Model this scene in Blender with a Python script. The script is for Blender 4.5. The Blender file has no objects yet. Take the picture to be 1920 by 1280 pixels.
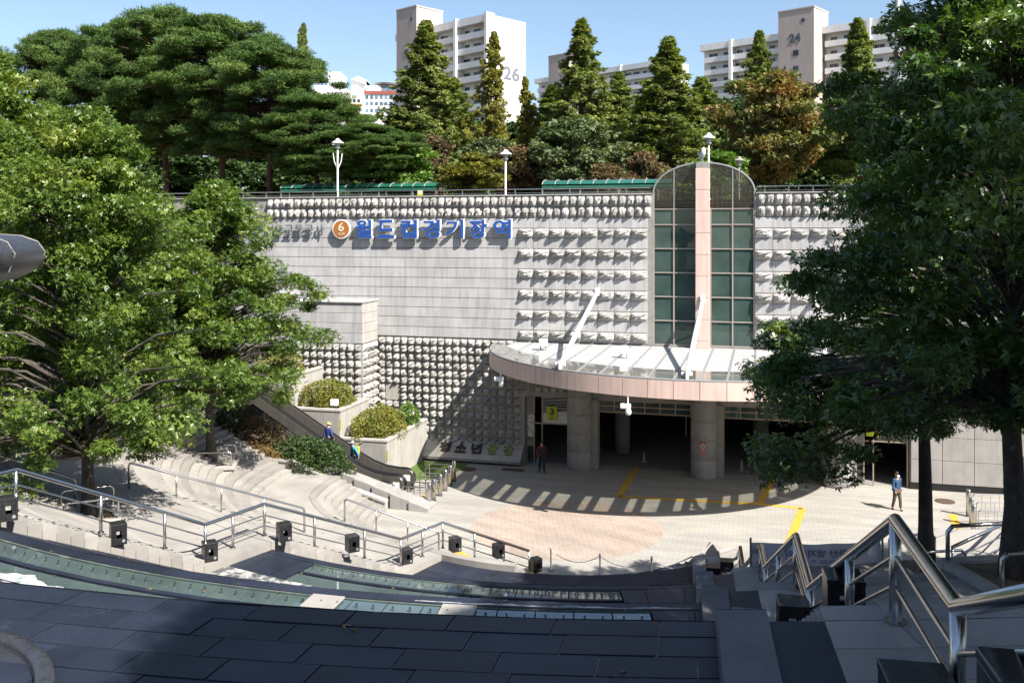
import bpy, math, random
import numpy as np
from mathutils import Vector, Matrix

# ------------------------------------------------------------------ camera, sky, sun, exposure
scene = bpy.context.scene
COL = scene.collection
R = math.radians
EYE = 12.8
cam = bpy.data.cameras.new("camera")
cam.lens = 32.8; cam.sensor_width = 36.0
cam.shift_y = -0.1063
cam.clip_end = 3000
cam_o = bpy.data.objects.new("camera", cam); COL.objects.link(cam_o)
cam_o.location = (0, 0, EYE); cam_o.rotation_euler = (R(90), 0, 0)
scene.camera = cam_o

SUN_AZ = Vector((0.682, -0.731)); SUN_EL = 46.5
world = bpy.data.worlds.new("World"); scene.world = world; world.use_nodes = True
wn = world.node_tree; wn.nodes.clear()
sky = wn.nodes.new("ShaderNodeTexSky"); sky.sky_type = 'NISHITA'; sky.sun_disc = False
sky.sun_elevation = R(SUN_EL); sky.sun_rotation = math.atan2(SUN_AZ.x, SUN_AZ.y)
sky.altitude = 50; sky.air_density = 1.0; sky.dust_density = 1.3; sky.ozone_density = 1.6
bg = wn.nodes.new("ShaderNodeBackground"); bg.inputs[1].default_value = 0.075
wo = wn.nodes.new("ShaderNodeOutputWorld")
wn.links.new(sky.outputs[0], bg.inputs[0]); wn.links.new(bg.outputs[0], wo.inputs[0])
sl = bpy.data.lights.new("sun", 'SUN'); sl.energy = 5.0; sl.angle = R(0.55); sl.color = (1.0, 0.95, 0.87)
so = bpy.data.objects.new("sun", sl); COL.objects.link(so)
to_sun = Vector((SUN_AZ.x * math.cos(R(SUN_EL)), SUN_AZ.y * math.cos(R(SUN_EL)), math.sin(R(SUN_EL))))
so.rotation_euler = to_sun.to_track_quat('Z', 'Y').to_euler()
so.location = to_sun * 120
scene.view_settings.view_transform = 'Standard'; scene.view_settings.look = 'None'
scene.view_settings.exposure = 1.38; scene.view_settings.gamma = 1.0
scene.view_settings.use_curve_mapping = False
scene.render.engine = 'CYCLES'
scene.cycles.max_bounces = 6; scene.cycles.transparent_max_bounces = 12
scene.cycles.diffuse_bounces = 3; scene.cycles.glossy_bounces = 3
scene.cycles.caustics_reflective = False; scene.cycles.caustics_refractive = False

# ------------------------------------------------------------------ helpers
class MB:
    """collects shapes for ONE mesh object"""
    def __init__(s): s.v = []; s.f = []; s.mi = []
    def add(s, vs, fs, m=0):
        b = len(s.v); s.v += [tuple(x) for x in vs]
        s.f += [tuple(b + i for i in f) for f in fs]; s.mi += [m] * len(fs); return s
    def box(s, x0, x1, y0, y1, z0, z1, m=0):
        return s.add([(x0,y0,z0),(x1,y0,z0),(x1,y1,z0),(x0,y1,z0),(x0,y0,z1),(x1,y0,z1),(x1,y1,z1),(x0,y1,z1)],
                     [(0,3,2,1),(4,5,6,7),(0,1,5,4),(1,2,6,5),(2,3,7,6),(3,0,4,7)], m)
    def bbox(s, x0, x1, y0, y1, z0, z1, b=0.01, m=0):
        # box with all edges chamfered by b
        vs = []; idx = {}
        X = (x0, x1); Y = (y0, y1); Z = (z0, z1)
        for i in (0,1):
            for j in (0,1):
                for k in (0,1):
                    sx = b if i == 0 else -b; sy = b if j == 0 else -b; sz = b if k == 0 else -b
                    idx[(i,j,k,'x')] = len(vs); vs.append((X[i], Y[j]+sy, Z[k]+sz))
                    idx[(i,j,k,'y')] = len(vs); vs.append((X[i]+sx, Y[j], Z[k]+sz))
                    idx[(i,j,k,'z')] = len(vs); vs.append((X[i]+sx, Y[j]+sy, Z[k]))
        I = lambda i,j,k,a: idx[(i,j,k,a)]
        fs = []
        for i in (0,1):
            q = [I(i,0,0,'x'), I(i,1,0,'x'), I(i,1,1,'x'), I(i,0,1,'x')]; fs.append(q if i else q[::-1])
            q = [I(0,i,0,'y'), I(0,i,1,'y'), I(1,i,1,'y'), I(1,i,0,'y')]; fs.append(q if i else q[::-1])
            q = [I(0,0,i,'z'), I(1,0,i,'z'), I(1,1,i,'z'), I(0,1,i,'z')]; fs.append(q if i else q[::-1])
        for a in (0,1):
            for c in (0,1):
                fs.append([I(0,a,c,'y'), I(1,a,c,'y'), I(1,a,c,'z'), I(0,a,c,'z')])
                fs.append([I(a,0,c,'x'), I(a,1,c,'x'), I(a,1,c,'z'), I(a,0,c,'z')])
                fs.append([I(a,c,0,'x'), I(a,c,1,'x'), I(a,c,1,'y'), I(a,c,0,'y')])
        for i in (0,1):
            for j in (0,1):
                for k in (0,1): fs.append([I(i,j,k,'x'), I(i,j,k,'y'), I(i,j,k,'z')])
        return s.add(vs, fs, m)
    def tube(s, pts, rad, n=8, m=0, cap=True):
        pts = [Vector(p) for p in pts]
        rad = rad if isinstance(rad, (list, tuple)) else [rad] * len(pts)
        rings = []; ref = None
        for i, p in enumerate(pts):
            a = pts[max(i-1, 0)]; b = pts[min(i+1, len(pts)-1)]
            d1 = (p - a).normalized() if i > 0 else None; d2 = (b - p).normalized() if i < len(pts)-1 else None
            t = (d1 or d2) if (d1 is None or d2 is None) else (d1 + d2)
            if t.length < 1e-6: t = d1
            t = t.normalized()
            k = 1.0
            if d1 is not None and d2 is not None:
                c = max(0.35, t.dot(d1)); k = 1.0 / c
            if ref is None:
                ref = Vector((0,0,1)) if abs(t.z) < 0.9 else Vector((1,0,0))
            u = (ref - t * ref.dot(t))
            if u.length < 1e-4: u = t.orthogonal()
            u.normalize(); w = t.cross(u); ref = u
            ring = []
            for j in range(n):
                an = 2*math.pi*j/n
                ring.append(p + (u*math.cos(an) + w*math.sin(an)) * rad[i])
            rings.append(ring)
        vs = [v for r in rings for v in r]; fs = []
        for i in range(len(rings)-1):
            for j in range(n):
                fs.append((i*n+j, i*n+(j+1)%n, (i+1)*n+(j+1)%n, (i+1)*n+j))
        if cap:
            fs.append(tuple(range(n))[::-1]); fs.append(tuple((len(rings)-1)*n + j for j in range(n)))
        return s.add(vs, fs, m)
    def lathe(s, prof, n=16, c=(0,0), m=0):
        vs = []; fs = []
        for r, z in prof:
            for j in range(n):
                a = 2*math.pi*j/n; vs.append((c[0]+r*math.cos(a), c[1]+r*math.sin(a), z))
        for i in range(len(prof)-1):
            for j in range(n): fs.append((i*n+j, i*n+(j+1)%n, (i+1)*n+(j+1)%n, (i+1)*n+j))
        fs.append(tuple(range(n))[::-1]); fs.append(tuple((len(prof)-1)*n+j for j in range(n)))
        return s.add(vs, fs, m)
    def prism(s, poly, axis, a, b, m=0):
        """2D polygon extruded along axis: 'y' -> poly is (x,z); 'z' -> (x,y); 'x' -> (y,z)"""
        def P(q, t): return {'y': (q[0], t, q[1]), 'z': (q[0], q[1], t), 'x': (t, q[0], q[1])}[axis]
        n = len(poly); vs = [P(q, a) for q in poly] + [P(q, b) for q in poly]
        fs = [tuple(range(n))[::-1], tuple(range(n, 2*n))] + [(i, (i+1)%n, n+(i+1)%n, n+i) for i in range(n)]
        return s.add(vs, fs, m)
    def mesh(s, name, mats, smooth=False):
        me = bpy.data.meshes.new(name); me.from_pydata(s.v, [], s.f)
        for mt in (mats if isinstance(mats, (list, tuple)) else [mats]): me.materials.append(mt)
        if any(s.mi): me.polygons.foreach_set("material_index", s.mi)
        if smooth: me.polygons.foreach_set("use_smooth", [True]*len(s.f))
        me.update(); return me
    def build(s, name, mats, parent=None, smooth=False):
        return link(name, s.mesh(name, mats, smooth), parent)

def link(name, data, parent=None, loc=None, rz=None):
    o = bpy.data.objects.new(name, data); COL.objects.link(o)
    if parent is not None: o.parent = parent
    if loc is not None: o.location = loc
    if rz is not None: o.rotation_euler = (0, 0, rz)
    return o
def tag(o, label, cat, group=None, kind=None):
    o["label"] = label; o["category"] = cat
    if group: o["group"] = group
    if kind: o["kind"] = kind
    return o
def thing(name, label, cat, loc=(0,0,0), rz=0.0, group=None):
    o = link(name, None, None, loc, rz); return tag(o, label, cat, group)
def struct(o, label=None):
    o["kind"] = "structure"
    if label: o["label"] = label
    return o
def copy_tree(o, parent=None):
    c = o.copy(); COL.objects.link(c); c.parent = parent
    for ch in list(o.children): copy_tree(ch, c)
    return c

# ------------------------------------------------------------------ materials
KA = 0.66   # overall reflectance of stone, paint and leaves
BRIGHT = {'white_painted_metal','white_translucent_roof','white_print','white_banner_cloth','white_apartment_paint','white_water_foam','grey_apartment_paint'}
def _new(name):
    m = bpy.data.materials.new(name); m.use_nodes = True; nt = m.node_tree; nt.nodes.clear()
    out = nt.nodes.new("ShaderNodeOutputMaterial"); return m, nt, out
def N(nt, t, **kw):
    n = nt.nodes.new(t)
    for k, v in kw.items(): setattr(n, k, v)
    return n
def ramp(nt, src, stops):
    r = N(nt, "ShaderNodeValToRGB"); e = r.color_ramp.elements
    while len(e) < len(stops): e.new(0.5)
    for i, (p, c) in enumerate(stops): e[i].position = p; e[i].color = (*c, 1)
    nt.links.new(src, r.inputs[0]); return r
def mat(name, col, rough=0.7, var=0.12, scale=2.0, bump=0.0, bscale=30.0, metal=0.0, spec=0.4, rand=0.0, streak=0.0,
        speck=0.0, stain=None):
    m, nt, out = _new(name); L = nt.links.new
    b = N(nt, "ShaderNodeBsdfPrincipled"); L(b.outputs[0], out.inputs[0])
    b.inputs["Roughness"].default_value = rough; b.inputs["Metallic"].default_value = metal
    b.inputs["Specular IOR Level"].default_value = spec
    g = N(nt, "ShaderNodeNewGeometry")
    n1 = N(nt, "ShaderNodeTexNoise"); n1.inputs["Scale"].default_value = scale; n1.inputs["Detail"].default_value = 6
    L(g.outputs["Position"], n1.inputs["Vector"])
    if metal < 0.9: col = tuple(c*(0.88 if name in BRIGHT else KA) for c in col)
    lo = tuple(c*(1-var) for c in col); hi = tuple(min(1, c*(1+var)) for c in col)
    cr = ramp(nt, n1.outputs[0], [(0.3, lo), (0.7, hi)]); last = cr.outputs[0]
    def mul(last, src, amt, lo_, hi_):
        mr = N(nt, "ShaderNodeMapRange"); mr.inputs[1].default_value = lo_; mr.inputs[2].default_value = hi_
        mr.inputs[3].default_value = 1-amt; mr.inputs[4].default_value = 1+amt*0.35
        L(src, mr.inputs[0])
        mx = N(nt, "ShaderNodeMix", data_type='RGBA', blend_type='MULTIPLY'); mx.inputs[0].default_value = 1
        L(last, mx.inputs[6]); L(mr.outputs[0], mx.inputs[7]); return mx.outputs[2]
    if rand:
        oi = N(nt, "ShaderNodeObjectInfo"); last = mul(last, oi.outputs["Random"], rand, 0, 1)
    if streak:
        mp = N(nt, "ShaderNodeMapping"); mp.inputs["Scale"].default_value = (3.0, 3.0, 0.25); L(g.outputs["Position"], mp.inputs[0])
        n2 = N(nt, "ShaderNodeTexNoise"); n2.inputs["Scale"].default_value = 1.6; n2.inputs["Detail"].default_value = 8
        n2.inputs["Roughness"].default_value = 0.65; L(mp.outputs[0], n2.inputs["Vector"])
        last = mul(last, n2.outputs[0], streak, 0.36, 0.56)
    if speck:
        n3 = N(nt, "ShaderNodeTexNoise"); n3.inputs["Scale"].default_value = 60; n3.inputs["Detail"].default_value = 3
        L(g.outputs["Position"], n3.inputs["Vector"]); last = mul(last, n3.outputs[0], speck, 0.35, 0.6)
    if stain:
        stain = (tuple(c*KA for c in stain[0]),)+tuple(stain[1:])
        n4 = N(nt, "ShaderNodeTexNoise"); n4.inputs["Scale"].default_value = stain[1]; n4.inputs["Detail"].default_value = 8
        n4.inputs["Roughness"].default_value = 0.7
        L(g.outputs["Position"], n4.inputs["Vector"])
        mr = N(nt, "ShaderNodeMapRange"); mr.inputs[1].default_value = stain[2]; mr.inputs[2].default_value = stain[2]+0.08
        mr.inputs[4].default_value = stain[3]; L(n4.outputs[0], mr.inputs[0])
        mx = N(nt, "ShaderNodeMix", data_type='RGBA'); L(mr.outputs[0], mx.inputs[0]); L(last, mx.inputs[6])
        mx.inputs[7].default_value = (*stain[0], 1); last = mx.outputs[2]
    L(last, b.inputs["Base Color"])
    if bump:
        n5 = N(nt, "ShaderNodeTexNoise"); n5.inputs["Scale"].default_value = bscale; n5.inputs["Detail"].default_value = 5
        L(g.outputs["Position"], n5.inputs["Vector"])
        bp = N(nt, "ShaderNodeBump"); bp.inputs["Strength"].default_value = bump; bp.inputs["Distance"].default_value = 0.02
        L(n5.outputs[0], bp.inputs["Height"]); L(bp.outputs[0], b.inputs["Normal"])
    return m
def glass(name, tint, refl=0.12, rough=0.02, body=None, bodyamt=0.0):
    m, nt, out = _new(name); L = nt.links.new
    tr = N(nt, "ShaderNodeBsdfTransparent"); tr.inputs[0].default_value = (*tint, 1)
    gl = N(nt, "ShaderNodeBsdfGlossy"); gl.inputs["Roughness"].default_value = rough; gl.inputs[0].default_value = (1,1,1,1)
    lw = N(nt, "ShaderNodeLayerWeight"); lw.inputs[0].default_value = 0.5
    pw = N(nt, "ShaderNodeMath", operation='POWER'); pw.inputs[1].default_value = 4.0; L(lw.outputs["Facing"], pw.inputs[0])
    sc_ = N(nt, "ShaderNodeMath", operation='MULTIPLY'); sc_.inputs[1].default_value = 0.85; L(pw.outputs[0], sc_.inputs[0])
    ad = N(nt, "ShaderNodeMath", operation='ADD', use_clamp=True); ad.inputs[1].default_value = refl+0.02; L(sc_.outputs[0], ad.inputs[0])
    base = tr.outputs[0]
    if body:
        body = tuple(c*0.72 for c in body)
        df = N(nt, "ShaderNodeBsdfDiffuse"); df.inputs[0].default_value = (*body, 1)
        g = N(nt, "ShaderNodeNewGeometry"); n1 = N(nt, "ShaderNodeTexNoise"); n1.inputs["Scale"].default_value = 0.9
        n1.inputs["Detail"].default_value = 6; L(g.outputs["Position"], n1.inputs["Vector"])
        mr = N(nt, "ShaderNodeMapRange"); mr.inputs[1].default_value = 0.3; mr.inputs[2].default_value = 0.7
        mr.inputs[3].default_value = bodyamt*0.75; mr.inputs[4].default_value = min(1, bodyamt*1.25); L(n1.outputs[0], mr.inputs[0])
        mb = N(nt, "ShaderNodeMixShader"); L(mr.outputs[0], mb.inputs[0]); L(tr.outputs[0], mb.inputs[1]); L(df.outputs[0], mb.inputs[2])
        base = mb.outputs[0]
    mx = N(nt, "ShaderNodeMixShader"); L(ad.outputs[0], mx.inputs[0]); L(base, mx.inputs[1]); L(gl.outputs[0], mx.inputs[2])
    L(mx.outputs[0], out.inputs[0]); return m
def leafmat(name, stops, rough=0.42, trans=0.28, spec=0.5):
    m, nt, out = _new(name); L = nt.links.new
    a = N(nt, "ShaderNodeAttribute"); a.attribute_name = "tint"
    cr = ramp(nt, a.outputs["Fac"], [(p_, tuple(c*0.72 for c in q_)) for p_, q_ in stops])
    b = N(nt, "ShaderNodeBsdfPrincipled"); b.inputs["Roughness"].default_value = rough
    b.inputs["Specular IOR Level"].default_value = spec; L(cr.outputs[0], b.inputs["Base Color"])
    t = N(nt, "ShaderNodeBsdfTranslucent")
    mu = N(nt, "ShaderNodeMix", data_type='RGBA', blend_type='MULTIPLY'); mu.inputs[0].default_value = 1
    L(cr.outputs[0], mu.inputs[6]); mu.inputs[7].default_value = (1.5, 1.7, 0.6, 1); L(mu.outputs[2], t.inputs[0])
    mx = N(nt, "ShaderNodeMixShader"); mx.inputs[0].default_value = trans
    L(b.outputs[0], mx.inputs[1]); L(t.outputs[0], mx.inputs[2]); L(mx.outputs[0], out.inputs[0]); return m
def pavermat(name, c1, c2, mortar, bw, bh, rot, ms=0.012, blotch=0.25):
    m, nt, out = _new(name); L = nt.links.new
    c1, c2, mortar = [tuple(c*KA for c in q) for q in (c1, c2, mortar)]
    b = N(nt, "ShaderNodeBsdfPrincipled"); b.inputs["Roughness"].default_value = 0.8; L(b.outputs[0], out.inputs[0])
    b.inputs["Specular IOR Level"].default_value = 0.25
    g = N(nt, "ShaderNodeNewGeometry"); mp = N(nt, "ShaderNodeMapping"); mp.inputs["Rotation"].default_value = (0,0,rot)
    L(g.outputs["Position"], mp.inputs[0])
    br = N(nt, "ShaderNodeTexBrick"); br.inputs["Scale"].default_value = 1.0; br.inputs["Brick Width"].default_value = bw
    br.inputs["Row Height"].default_value = bh; br.inputs["Mortar Size"].default_value = ms
    br.inputs["Color1"].default_value = (*c1,1); br.inputs["Color2"].default_value = (*c2,1); br.inputs["Mortar"].default_value = (*mortar,1)
    br.inputs["Bias"].default_value = 0.0; L(mp.outputs[0], br.inputs["Vector"])
    mp2 = N(nt, "ShaderNodeMapping"); mp2.inputs["Scale"].default_value = (0.22, 1.1, 1); L(mp.outputs[0], mp2.inputs[0])
    n1 = N(nt, "ShaderNodeTexNoise"); n1.inputs["Scale"].default_value = 1.2; n1.inputs["Detail"].default_value = 7
    L(mp2.outputs[0], n1.inputs["Vector"])
    mr = N(nt, "ShaderNodeMapRange"); mr.inputs[1].default_value = 0.32; mr.inputs[2].default_value = 0.68
    mr.inputs[3].default_value = 1-blotch; mr.inputs[4].default_value = 1+blotch*0.3; L(n1.outputs[0], mr.inputs[0])
    mx = N(nt, "ShaderNodeMix", data_type='RGBA', blend_type='MULTIPLY'); mx.inputs[0].default_value = 1
    L(br.outputs[0], mx.inputs[6]); L(mr.outputs[0], mx.inputs[7]); L(mx.outputs[2], b.inputs["Base Color"])
    bp = N(nt, "ShaderNodeBump"); bp.inputs["Strength"].default_value = 0.3; bp.inputs["Distance"].default_value = 0.01
    inv = N(nt, "ShaderNodeMath", operation='SUBTRACT'); inv.inputs[0].default_value = 1; L(br.outputs[1], inv.inputs[1])
    L(inv.outputs[0], bp.inputs["Height"]); L(bp.outputs[0], b.inputs["Normal"]); return m

PSI = 0.2618
M = {}
M['granite']  = mat('pale_granite', (0.40,0.38,0.36), 0.75, 0.10, 1.5, 0.25, 40, rand=0.10, speck=0.10, streak=0.10)
M['rough']    = mat('split_faced_granite', (0.475,0.46,0.435), 0.9, 0.20, 3, 0.9, 22, rand=0.24, speck=0.18)
M['panel']    = mat('stained_granite_panel', (0.52,0.51,0.51), 0.75, 0.10, 0.8, 0.15, 40, rand=0.07, streak=0.17, speck=0.06)
M['joint']    = mat('dark_joint', (0.32,0.305,0.285), 0.9, 0.15, 3)
M['step']     = mat('pale_granite_step', (0.43,0.405,0.37), 0.8, 0.16, 0.6, 0.25, 50, rand=0.22, speck=0.15, stain=((0.26,0.245,0.23),0.5,0.54,0.5))
M['coping']   = mat('cream_granite_coping', (0.50,0.475,0.435), 0.75, 0.08, 2, 0.2, 40, rand=0.06, streak=0.12)
M['dark']     = mat('dark_granite_slab', (0.027,0.034,0.056), 0.48, 0.30, 1.2, 0.35, 70, rand=0.26, speck=0.30, spec=0.25,
                    stain=((0.10,0.105,0.125),1.7,0.60,0.35))
M['grout']    = mat('pale_grout', (0.25,0.245,0.235), 0.9, 0.35, 6)
M['limescale']= mat('dark_granite_with_limescale', (0.10,0.10,0.105), 0.5, 0.2, 2, 0.3, 40, rand=0.2, stain=((0.66,0.66,0.63),1.6,0.50,0.85))
M['kerb']     = mat('shade_toned_granite_kerb', (0.19,0.19,0.20), 0.8, 0.15, 1.5, 0.3, 50, rand=0.15, speck=0.2, stain=((0.14,0.14,0.145),1.2,0.56,0.5))  # kerb granite toned down, tree shade painted into its colour
M['foam']     = mat('white_water_foam', (0.48,0.50,0.50), 0.5, 0.2, 3.0, 0.8, 25, stain=((0.16,0.22,0.22),3.5,0.50,0.75))
M['black']    = mat('polished_black_granite', (0.022,0.022,0.025), 0.25, 0.3, 8, spec=0.5, speck=0.3)
M['bowl']     = mat('dark_grey_granite_bowl', (0.05,0.05,0.058), 0.3, 0.25, 10, 0.2, 80, speck=0.4)
M['steel']    = mat('brushed_stainless_steel', (0.52,0.51,0.50), 0.24, 0.06, 6, metal=1.0, spec=0.5)
M['steel2']   = mat('painted_grey_steel', (0.42,0.43,0.44), 0.45, 0.06, 5, metal=0.4)
M['white']    = mat('white_painted_metal', (0.78,0.78,0.76), 0.45, 0.04, 3, streak=0.10)
M['pink']     = mat('pink_metal_panel', (0.84,0.62,0.54), 0.5, 0.06, 0.6, rand=0.05, streak=0.12)
M['pillar']   = mat('pink_pillar_panel', (0.76,0.56,0.49), 0.55, 0.05, 0.8, rand=0.04, streak=0.10)
M['tan']      = mat('tan_metal_frame', (0.42,0.33,0.25), 0.4, 0.08, 3, metal=0.3)
M['mullion']  = mat('pinkish_mullion', (0.46,0.40,0.36), 0.45, 0.06, 3, metal=0.3)
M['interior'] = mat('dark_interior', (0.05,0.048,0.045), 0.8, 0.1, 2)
M['plaza']    = pavermat('plaza_pavers', (0.50,0.465,0.405), (0.42,0.415,0.395), (0.30,0.28,0.25), 0.40, 0.16, PSI, 0.010, 0.20)
M['pinkpave'] = pavermat('pink_pavers', (0.40,0.30,0.245), (0.46,0.37,0.315), (0.52,0.48,0.42), 0.30, 0.15, PSI+0.5, 0.014, 0.20)
M['yellow']   = mat('yellow_tactile_paving', (0.72,0.44,0.06), 0.75, 0.10, 4, 0.6, 60)
M['ground']   = mat('packed_earth', (0.17,0.15,0.11), 0.95, 0.3, 0.4, 0.5, 8)
M['grass']    = mat('short_lawn', (0.10,0.17,0.03), 0.9, 0.3, 4, 0.8, 50)
M['soil']     = mat('dry_soil', (0.24,0.18,0.11), 0.95, 0.3, 4, 0.8, 30)
M['bark']     = mat('tree_bark', (0.095,0.082,0.070), 0.95, 0.35, 3, 1.0, 14, streak=0.4)
M['pinebark'] = mat('pine_bark', (0.16,0.085,0.055), 0.95, 0.35, 3, 1.0, 14, streak=0.4)
M['blue']     = mat('blue_letter_face', (0.022,0.095,0.40), 0.4, 0.05, 2)
M['greyletter']=mat('dark_grey_letter', (0.10,0.12,0.14), 0.5, 0.1, 2)
M['brownletter']=mat('dark_brown_letter', (0.045,0.030,0.024), 0.6, 0.1, 2)
M['greenletter']=mat('olive_green_letter', (0.30,0.32,0.11), 0.6, 0.1, 2)
M['orange']   = mat('orange_brown_disc', (0.47,0.16,0.035), 0.4, 0.05, 2)
M['cream']    = mat('cream_paint', (0.74,0.68,0.52), 0.5, 0.04, 2)
M['signyellow']=mat('yellow_green_sign', (0.62,0.68,0.02), 0.5, 0.03, 2)
M['signblack']= mat('black_print', (0.015,0.015,0.015), 0.5, 0.02, 2)
M['signred']  = mat('red_sign', (0.58,0.03,0.03), 0.45, 0.03, 2)
M['signwhite']= mat('white_print', (0.8,0.8,0.78), 0.5, 0.02, 2)
M['greenroof']= glass('green_polycarbonate', (0.03,0.22,0.14), 0.05, 0.25, (0.02,0.18,0.11), 0.75)
M['greenglass']=glass('tinted_green_glass', (0.06,0.11,0.10), 0.03, 0.03, (0.09,0.155,0.135), 0.55)
M['archglass']= glass('smoky_arch_glass', (0.62,0.61,0.57), 0.0, 0.05, (0.20,0.18,0.15), 0.10)
M['canopyglass']=glass('canopy_rim_glass', (0.80,0.80,0.76), 0.03, 0.04, (0.62,0.60,0.55), 0.20)
M['clearglass']=glass('clear_glass', (0.80,0.88,0.85), 0.04, 0.02)
M['poolglass']= glass('pool_glass', (0.42,0.54,0.52), 0.05, 0.03, (0.19,0.255,0.26), 0.45)
M['channel']  = mat('green_stained_channel', (0.075,0.12,0.10), 0.6, 0.4, 2, stain=((0.40,0.42,0.38),1.5,0.58,0.6))
M['roofwhite']= mat('white_translucent_roof', (0.50,0.50,0.495), 0.35, 0.05, 1.5, streak=0.06)
M['roofline'] = mat('grey_roof_batten', (0.30,0.31,0.32), 0.5, 0.05, 3)
M['aptwhite'] = mat('white_apartment_paint', (0.80,0.80,0.79), 0.85, 0.05, 0.2, streak=0.10)
M['aptgrey']  = mat('grey_apartment_paint', (0.50,0.51,0.54), 0.85, 0.05, 0.2, streak=0.10)
M['numgrey']  = mat('grey_painted_number', (0.20,0.21,0.25), 0.8, 0.05, 1)
M['aptpink']  = mat('pinkish_beige_paint', (0.56,0.48,0.45), 0.85, 0.05, 0.2, streak=0.10)
M['ochre']    = mat('ochre_panel', (0.55,0.30,0.06), 0.8, 0.08, 1)
M['rust']     = mat('rust_red_panel', (0.38,0.13,0.05), 0.8, 0.08, 1)
M['winglass'] = mat('dark_window_glass', (0.045,0.055,0.07), 0.12, 0.3, 0.5, spec=0.6, rand=0.5)
M['skyglass'] = mat('blue_window_glass', (0.16,0.26,0.33), 0.15, 0.3, 0.5, spec=0.6, rand=0.5)
M['redroof']  = mat('red_roof_band', (0.36,0.09,0.07), 0.7, 0.1, 1)
M['escal']    = mat('grey_escalator_panel', (0.20,0.185,0.165), 0.38, 0.08, 1.5, metal=0.5, streak=0.15)
M['belt']     = mat('black_rubber_handrail', (0.018,0.018,0.02), 0.35, 0.1, 4)
M['tread']    = mat('ribbed_escalator_step', (0.12,0.115,0.11), 0.5, 0.15, 3, metal=0.4)
M['banner']   = mat('white_banner_cloth', (0.74,0.73,0.80), 0.8, 0.04, 2)
M['bannertxt']= mat('blue_grey_banner_print', (0.20,0.23,0.36), 0.8, 0.04, 2)
M['iron']     = mat('rusty_iron_cover', (0.10,0.065,0.045), 0.8, 0.3, 8)
M['skin']     = mat('skin', (0.52,0.33,0.24), 0.6, 0.05, 4)
M['hair']     = mat('black_hair', (0.015,0.013,0.012), 0.5, 0.1, 4)
M['navy']     = mat('navy_jacket', (0.025,0.075,0.16), 0.8, 0.12, 8, 0.4, 30)
M['brown']    = mat('brown_trousers', (0.13,0.085,0.065), 0.85, 0.12, 8, 0.4, 30)
M['shirtblue']= mat('blue_shirt', (0.05,0.075,0.26), 0.8, 0.12, 8, 0.4, 30)
M['cap']      = mat('lime_cap', (0.50,0.56,0.16), 0.8, 0.1, 8)
M['greycap']  = mat('grey_cap', (0.36,0.36,0.37), 0.8, 0.1, 8)
M['darktrouser']=mat('dark_trousers', (0.03,0.033,0.04), 0.85, 0.12, 8)
M['cyan']     = mat('cyan_jacket', (0.10,0.42,0.52), 0.8, 0.1, 8)
M['packyellow']=mat('yellow_backpack', (0.50,0.46,0.03), 0.75, 0.1, 8)
M['redjacket']= mat('dark_red_jacket', (0.24,0.025,0.02), 0.8, 0.12, 8)
M['shoe']     = mat('dark_shoe', (0.02,0.02,0.02), 0.6, 0.1, 8)
M['bagblue']  = mat('blue_carrier_bag', (0.05,0.22,0.34), 0.7, 0.1, 8)
OAK = [(0.0,(0.050,0.095,0.016)),(0.40,(0.110,0.185,0.028)),(0.75,(0.200,0.270,0.045)),(0.955,(0.29,0.33,0.06)),(0.985,(0.46,0.21,0.02))]
M['oakleaf']  = leafmat('oak_leaves', OAK, 0.42, 0.32, 0.48)
M['oakdark']  = leafmat('shade_toned_oak_leaves', [(0.0,(0.036,0.080,0.018)),(0.45,(0.078,0.152,0.030)),(0.8,(0.15,0.23,0.042)),(0.965,(0.24,0.29,0.055)),(0.985,(0.44,0.18,0.03))], 0.38, 0.26, 0.6)  # darker copy of the oak leaves, shade of neighbouring trees put into the colour
M['pineleaf'] = leafmat('pine_needles', [(0.0,(0.045,0.095,0.022)),(0.5,(0.095,0.170,0.036)),(1.0,(0.18,0.255,0.055))], 0.6, 0.12, 0.3)
M['metaleaf'] = leafmat('dawn_redwood_leaves', [(0.0,(0.11,0.15,0.04)),(0.5,(0.20,0.245,0.06)),(1.0,(0.32,0.33,0.08))], 0.7, 0.25, 0.3)
M['metayel']  = leafmat('yellowing_redwood_leaves', [(0.0,(0.14,0.15,0.03)),(0.5,(0.27,0.255,0.045)),(1.0,(0.40,0.34,0.06))], 0.7, 0.25, 0.3)
M['autumn']   = leafmat('autumn_leaves', [(0.0,(0.08,0.12,0.03)),(0.4,(0.16,0.17,0.045)),(0.75,(0.32,0.19,0.06)),(1.0,(0.42,0.20,0.09))], 0.6, 0.25, 0.35)
M['reddish']  = leafmat('reddish_brown_leaves', [(0.0,(0.07,0.075,0.03)),(0.5,(0.16,0.11,0.055)),(1.0,(0.26,0.14,0.08))], 0.65, 0.22, 0.3)
M['bright']   = leafmat('bright_green_leaves', [(0.0,(0.07,0.15,0.02)),(0.5,(0.13,0.24,0.03)),(1.0,(0.22,0.32,0.05))], 0.5, 0.30, 0.4)
M['greygreen']= leafmat('grey_green_leaves', [(0.0,(0.075,0.11,0.046)),(0.5,(0.14,0.18,0.08)),(1.0,(0.22,0.25,0.12))], 0.65, 0.2, 0.3)
M['yellowgr'] = leafmat('yellow_green_leaves', [(0.0,(0.08,0.095,0.016)),(0.5,(0.165,0.165,0.024)),(1.0,(0.27,0.24,0.04))], 0.6, 0.25, 0.3)
M['darkleaf'] = leafmat('dark_evergreen_leaves', [(0.0,(0.026,0.058,0.016)),(0.5,(0.056,0.105,0.026)),(1.0,(0.11,0.16,0.042))], 0.6, 0.15, 0.3)
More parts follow.
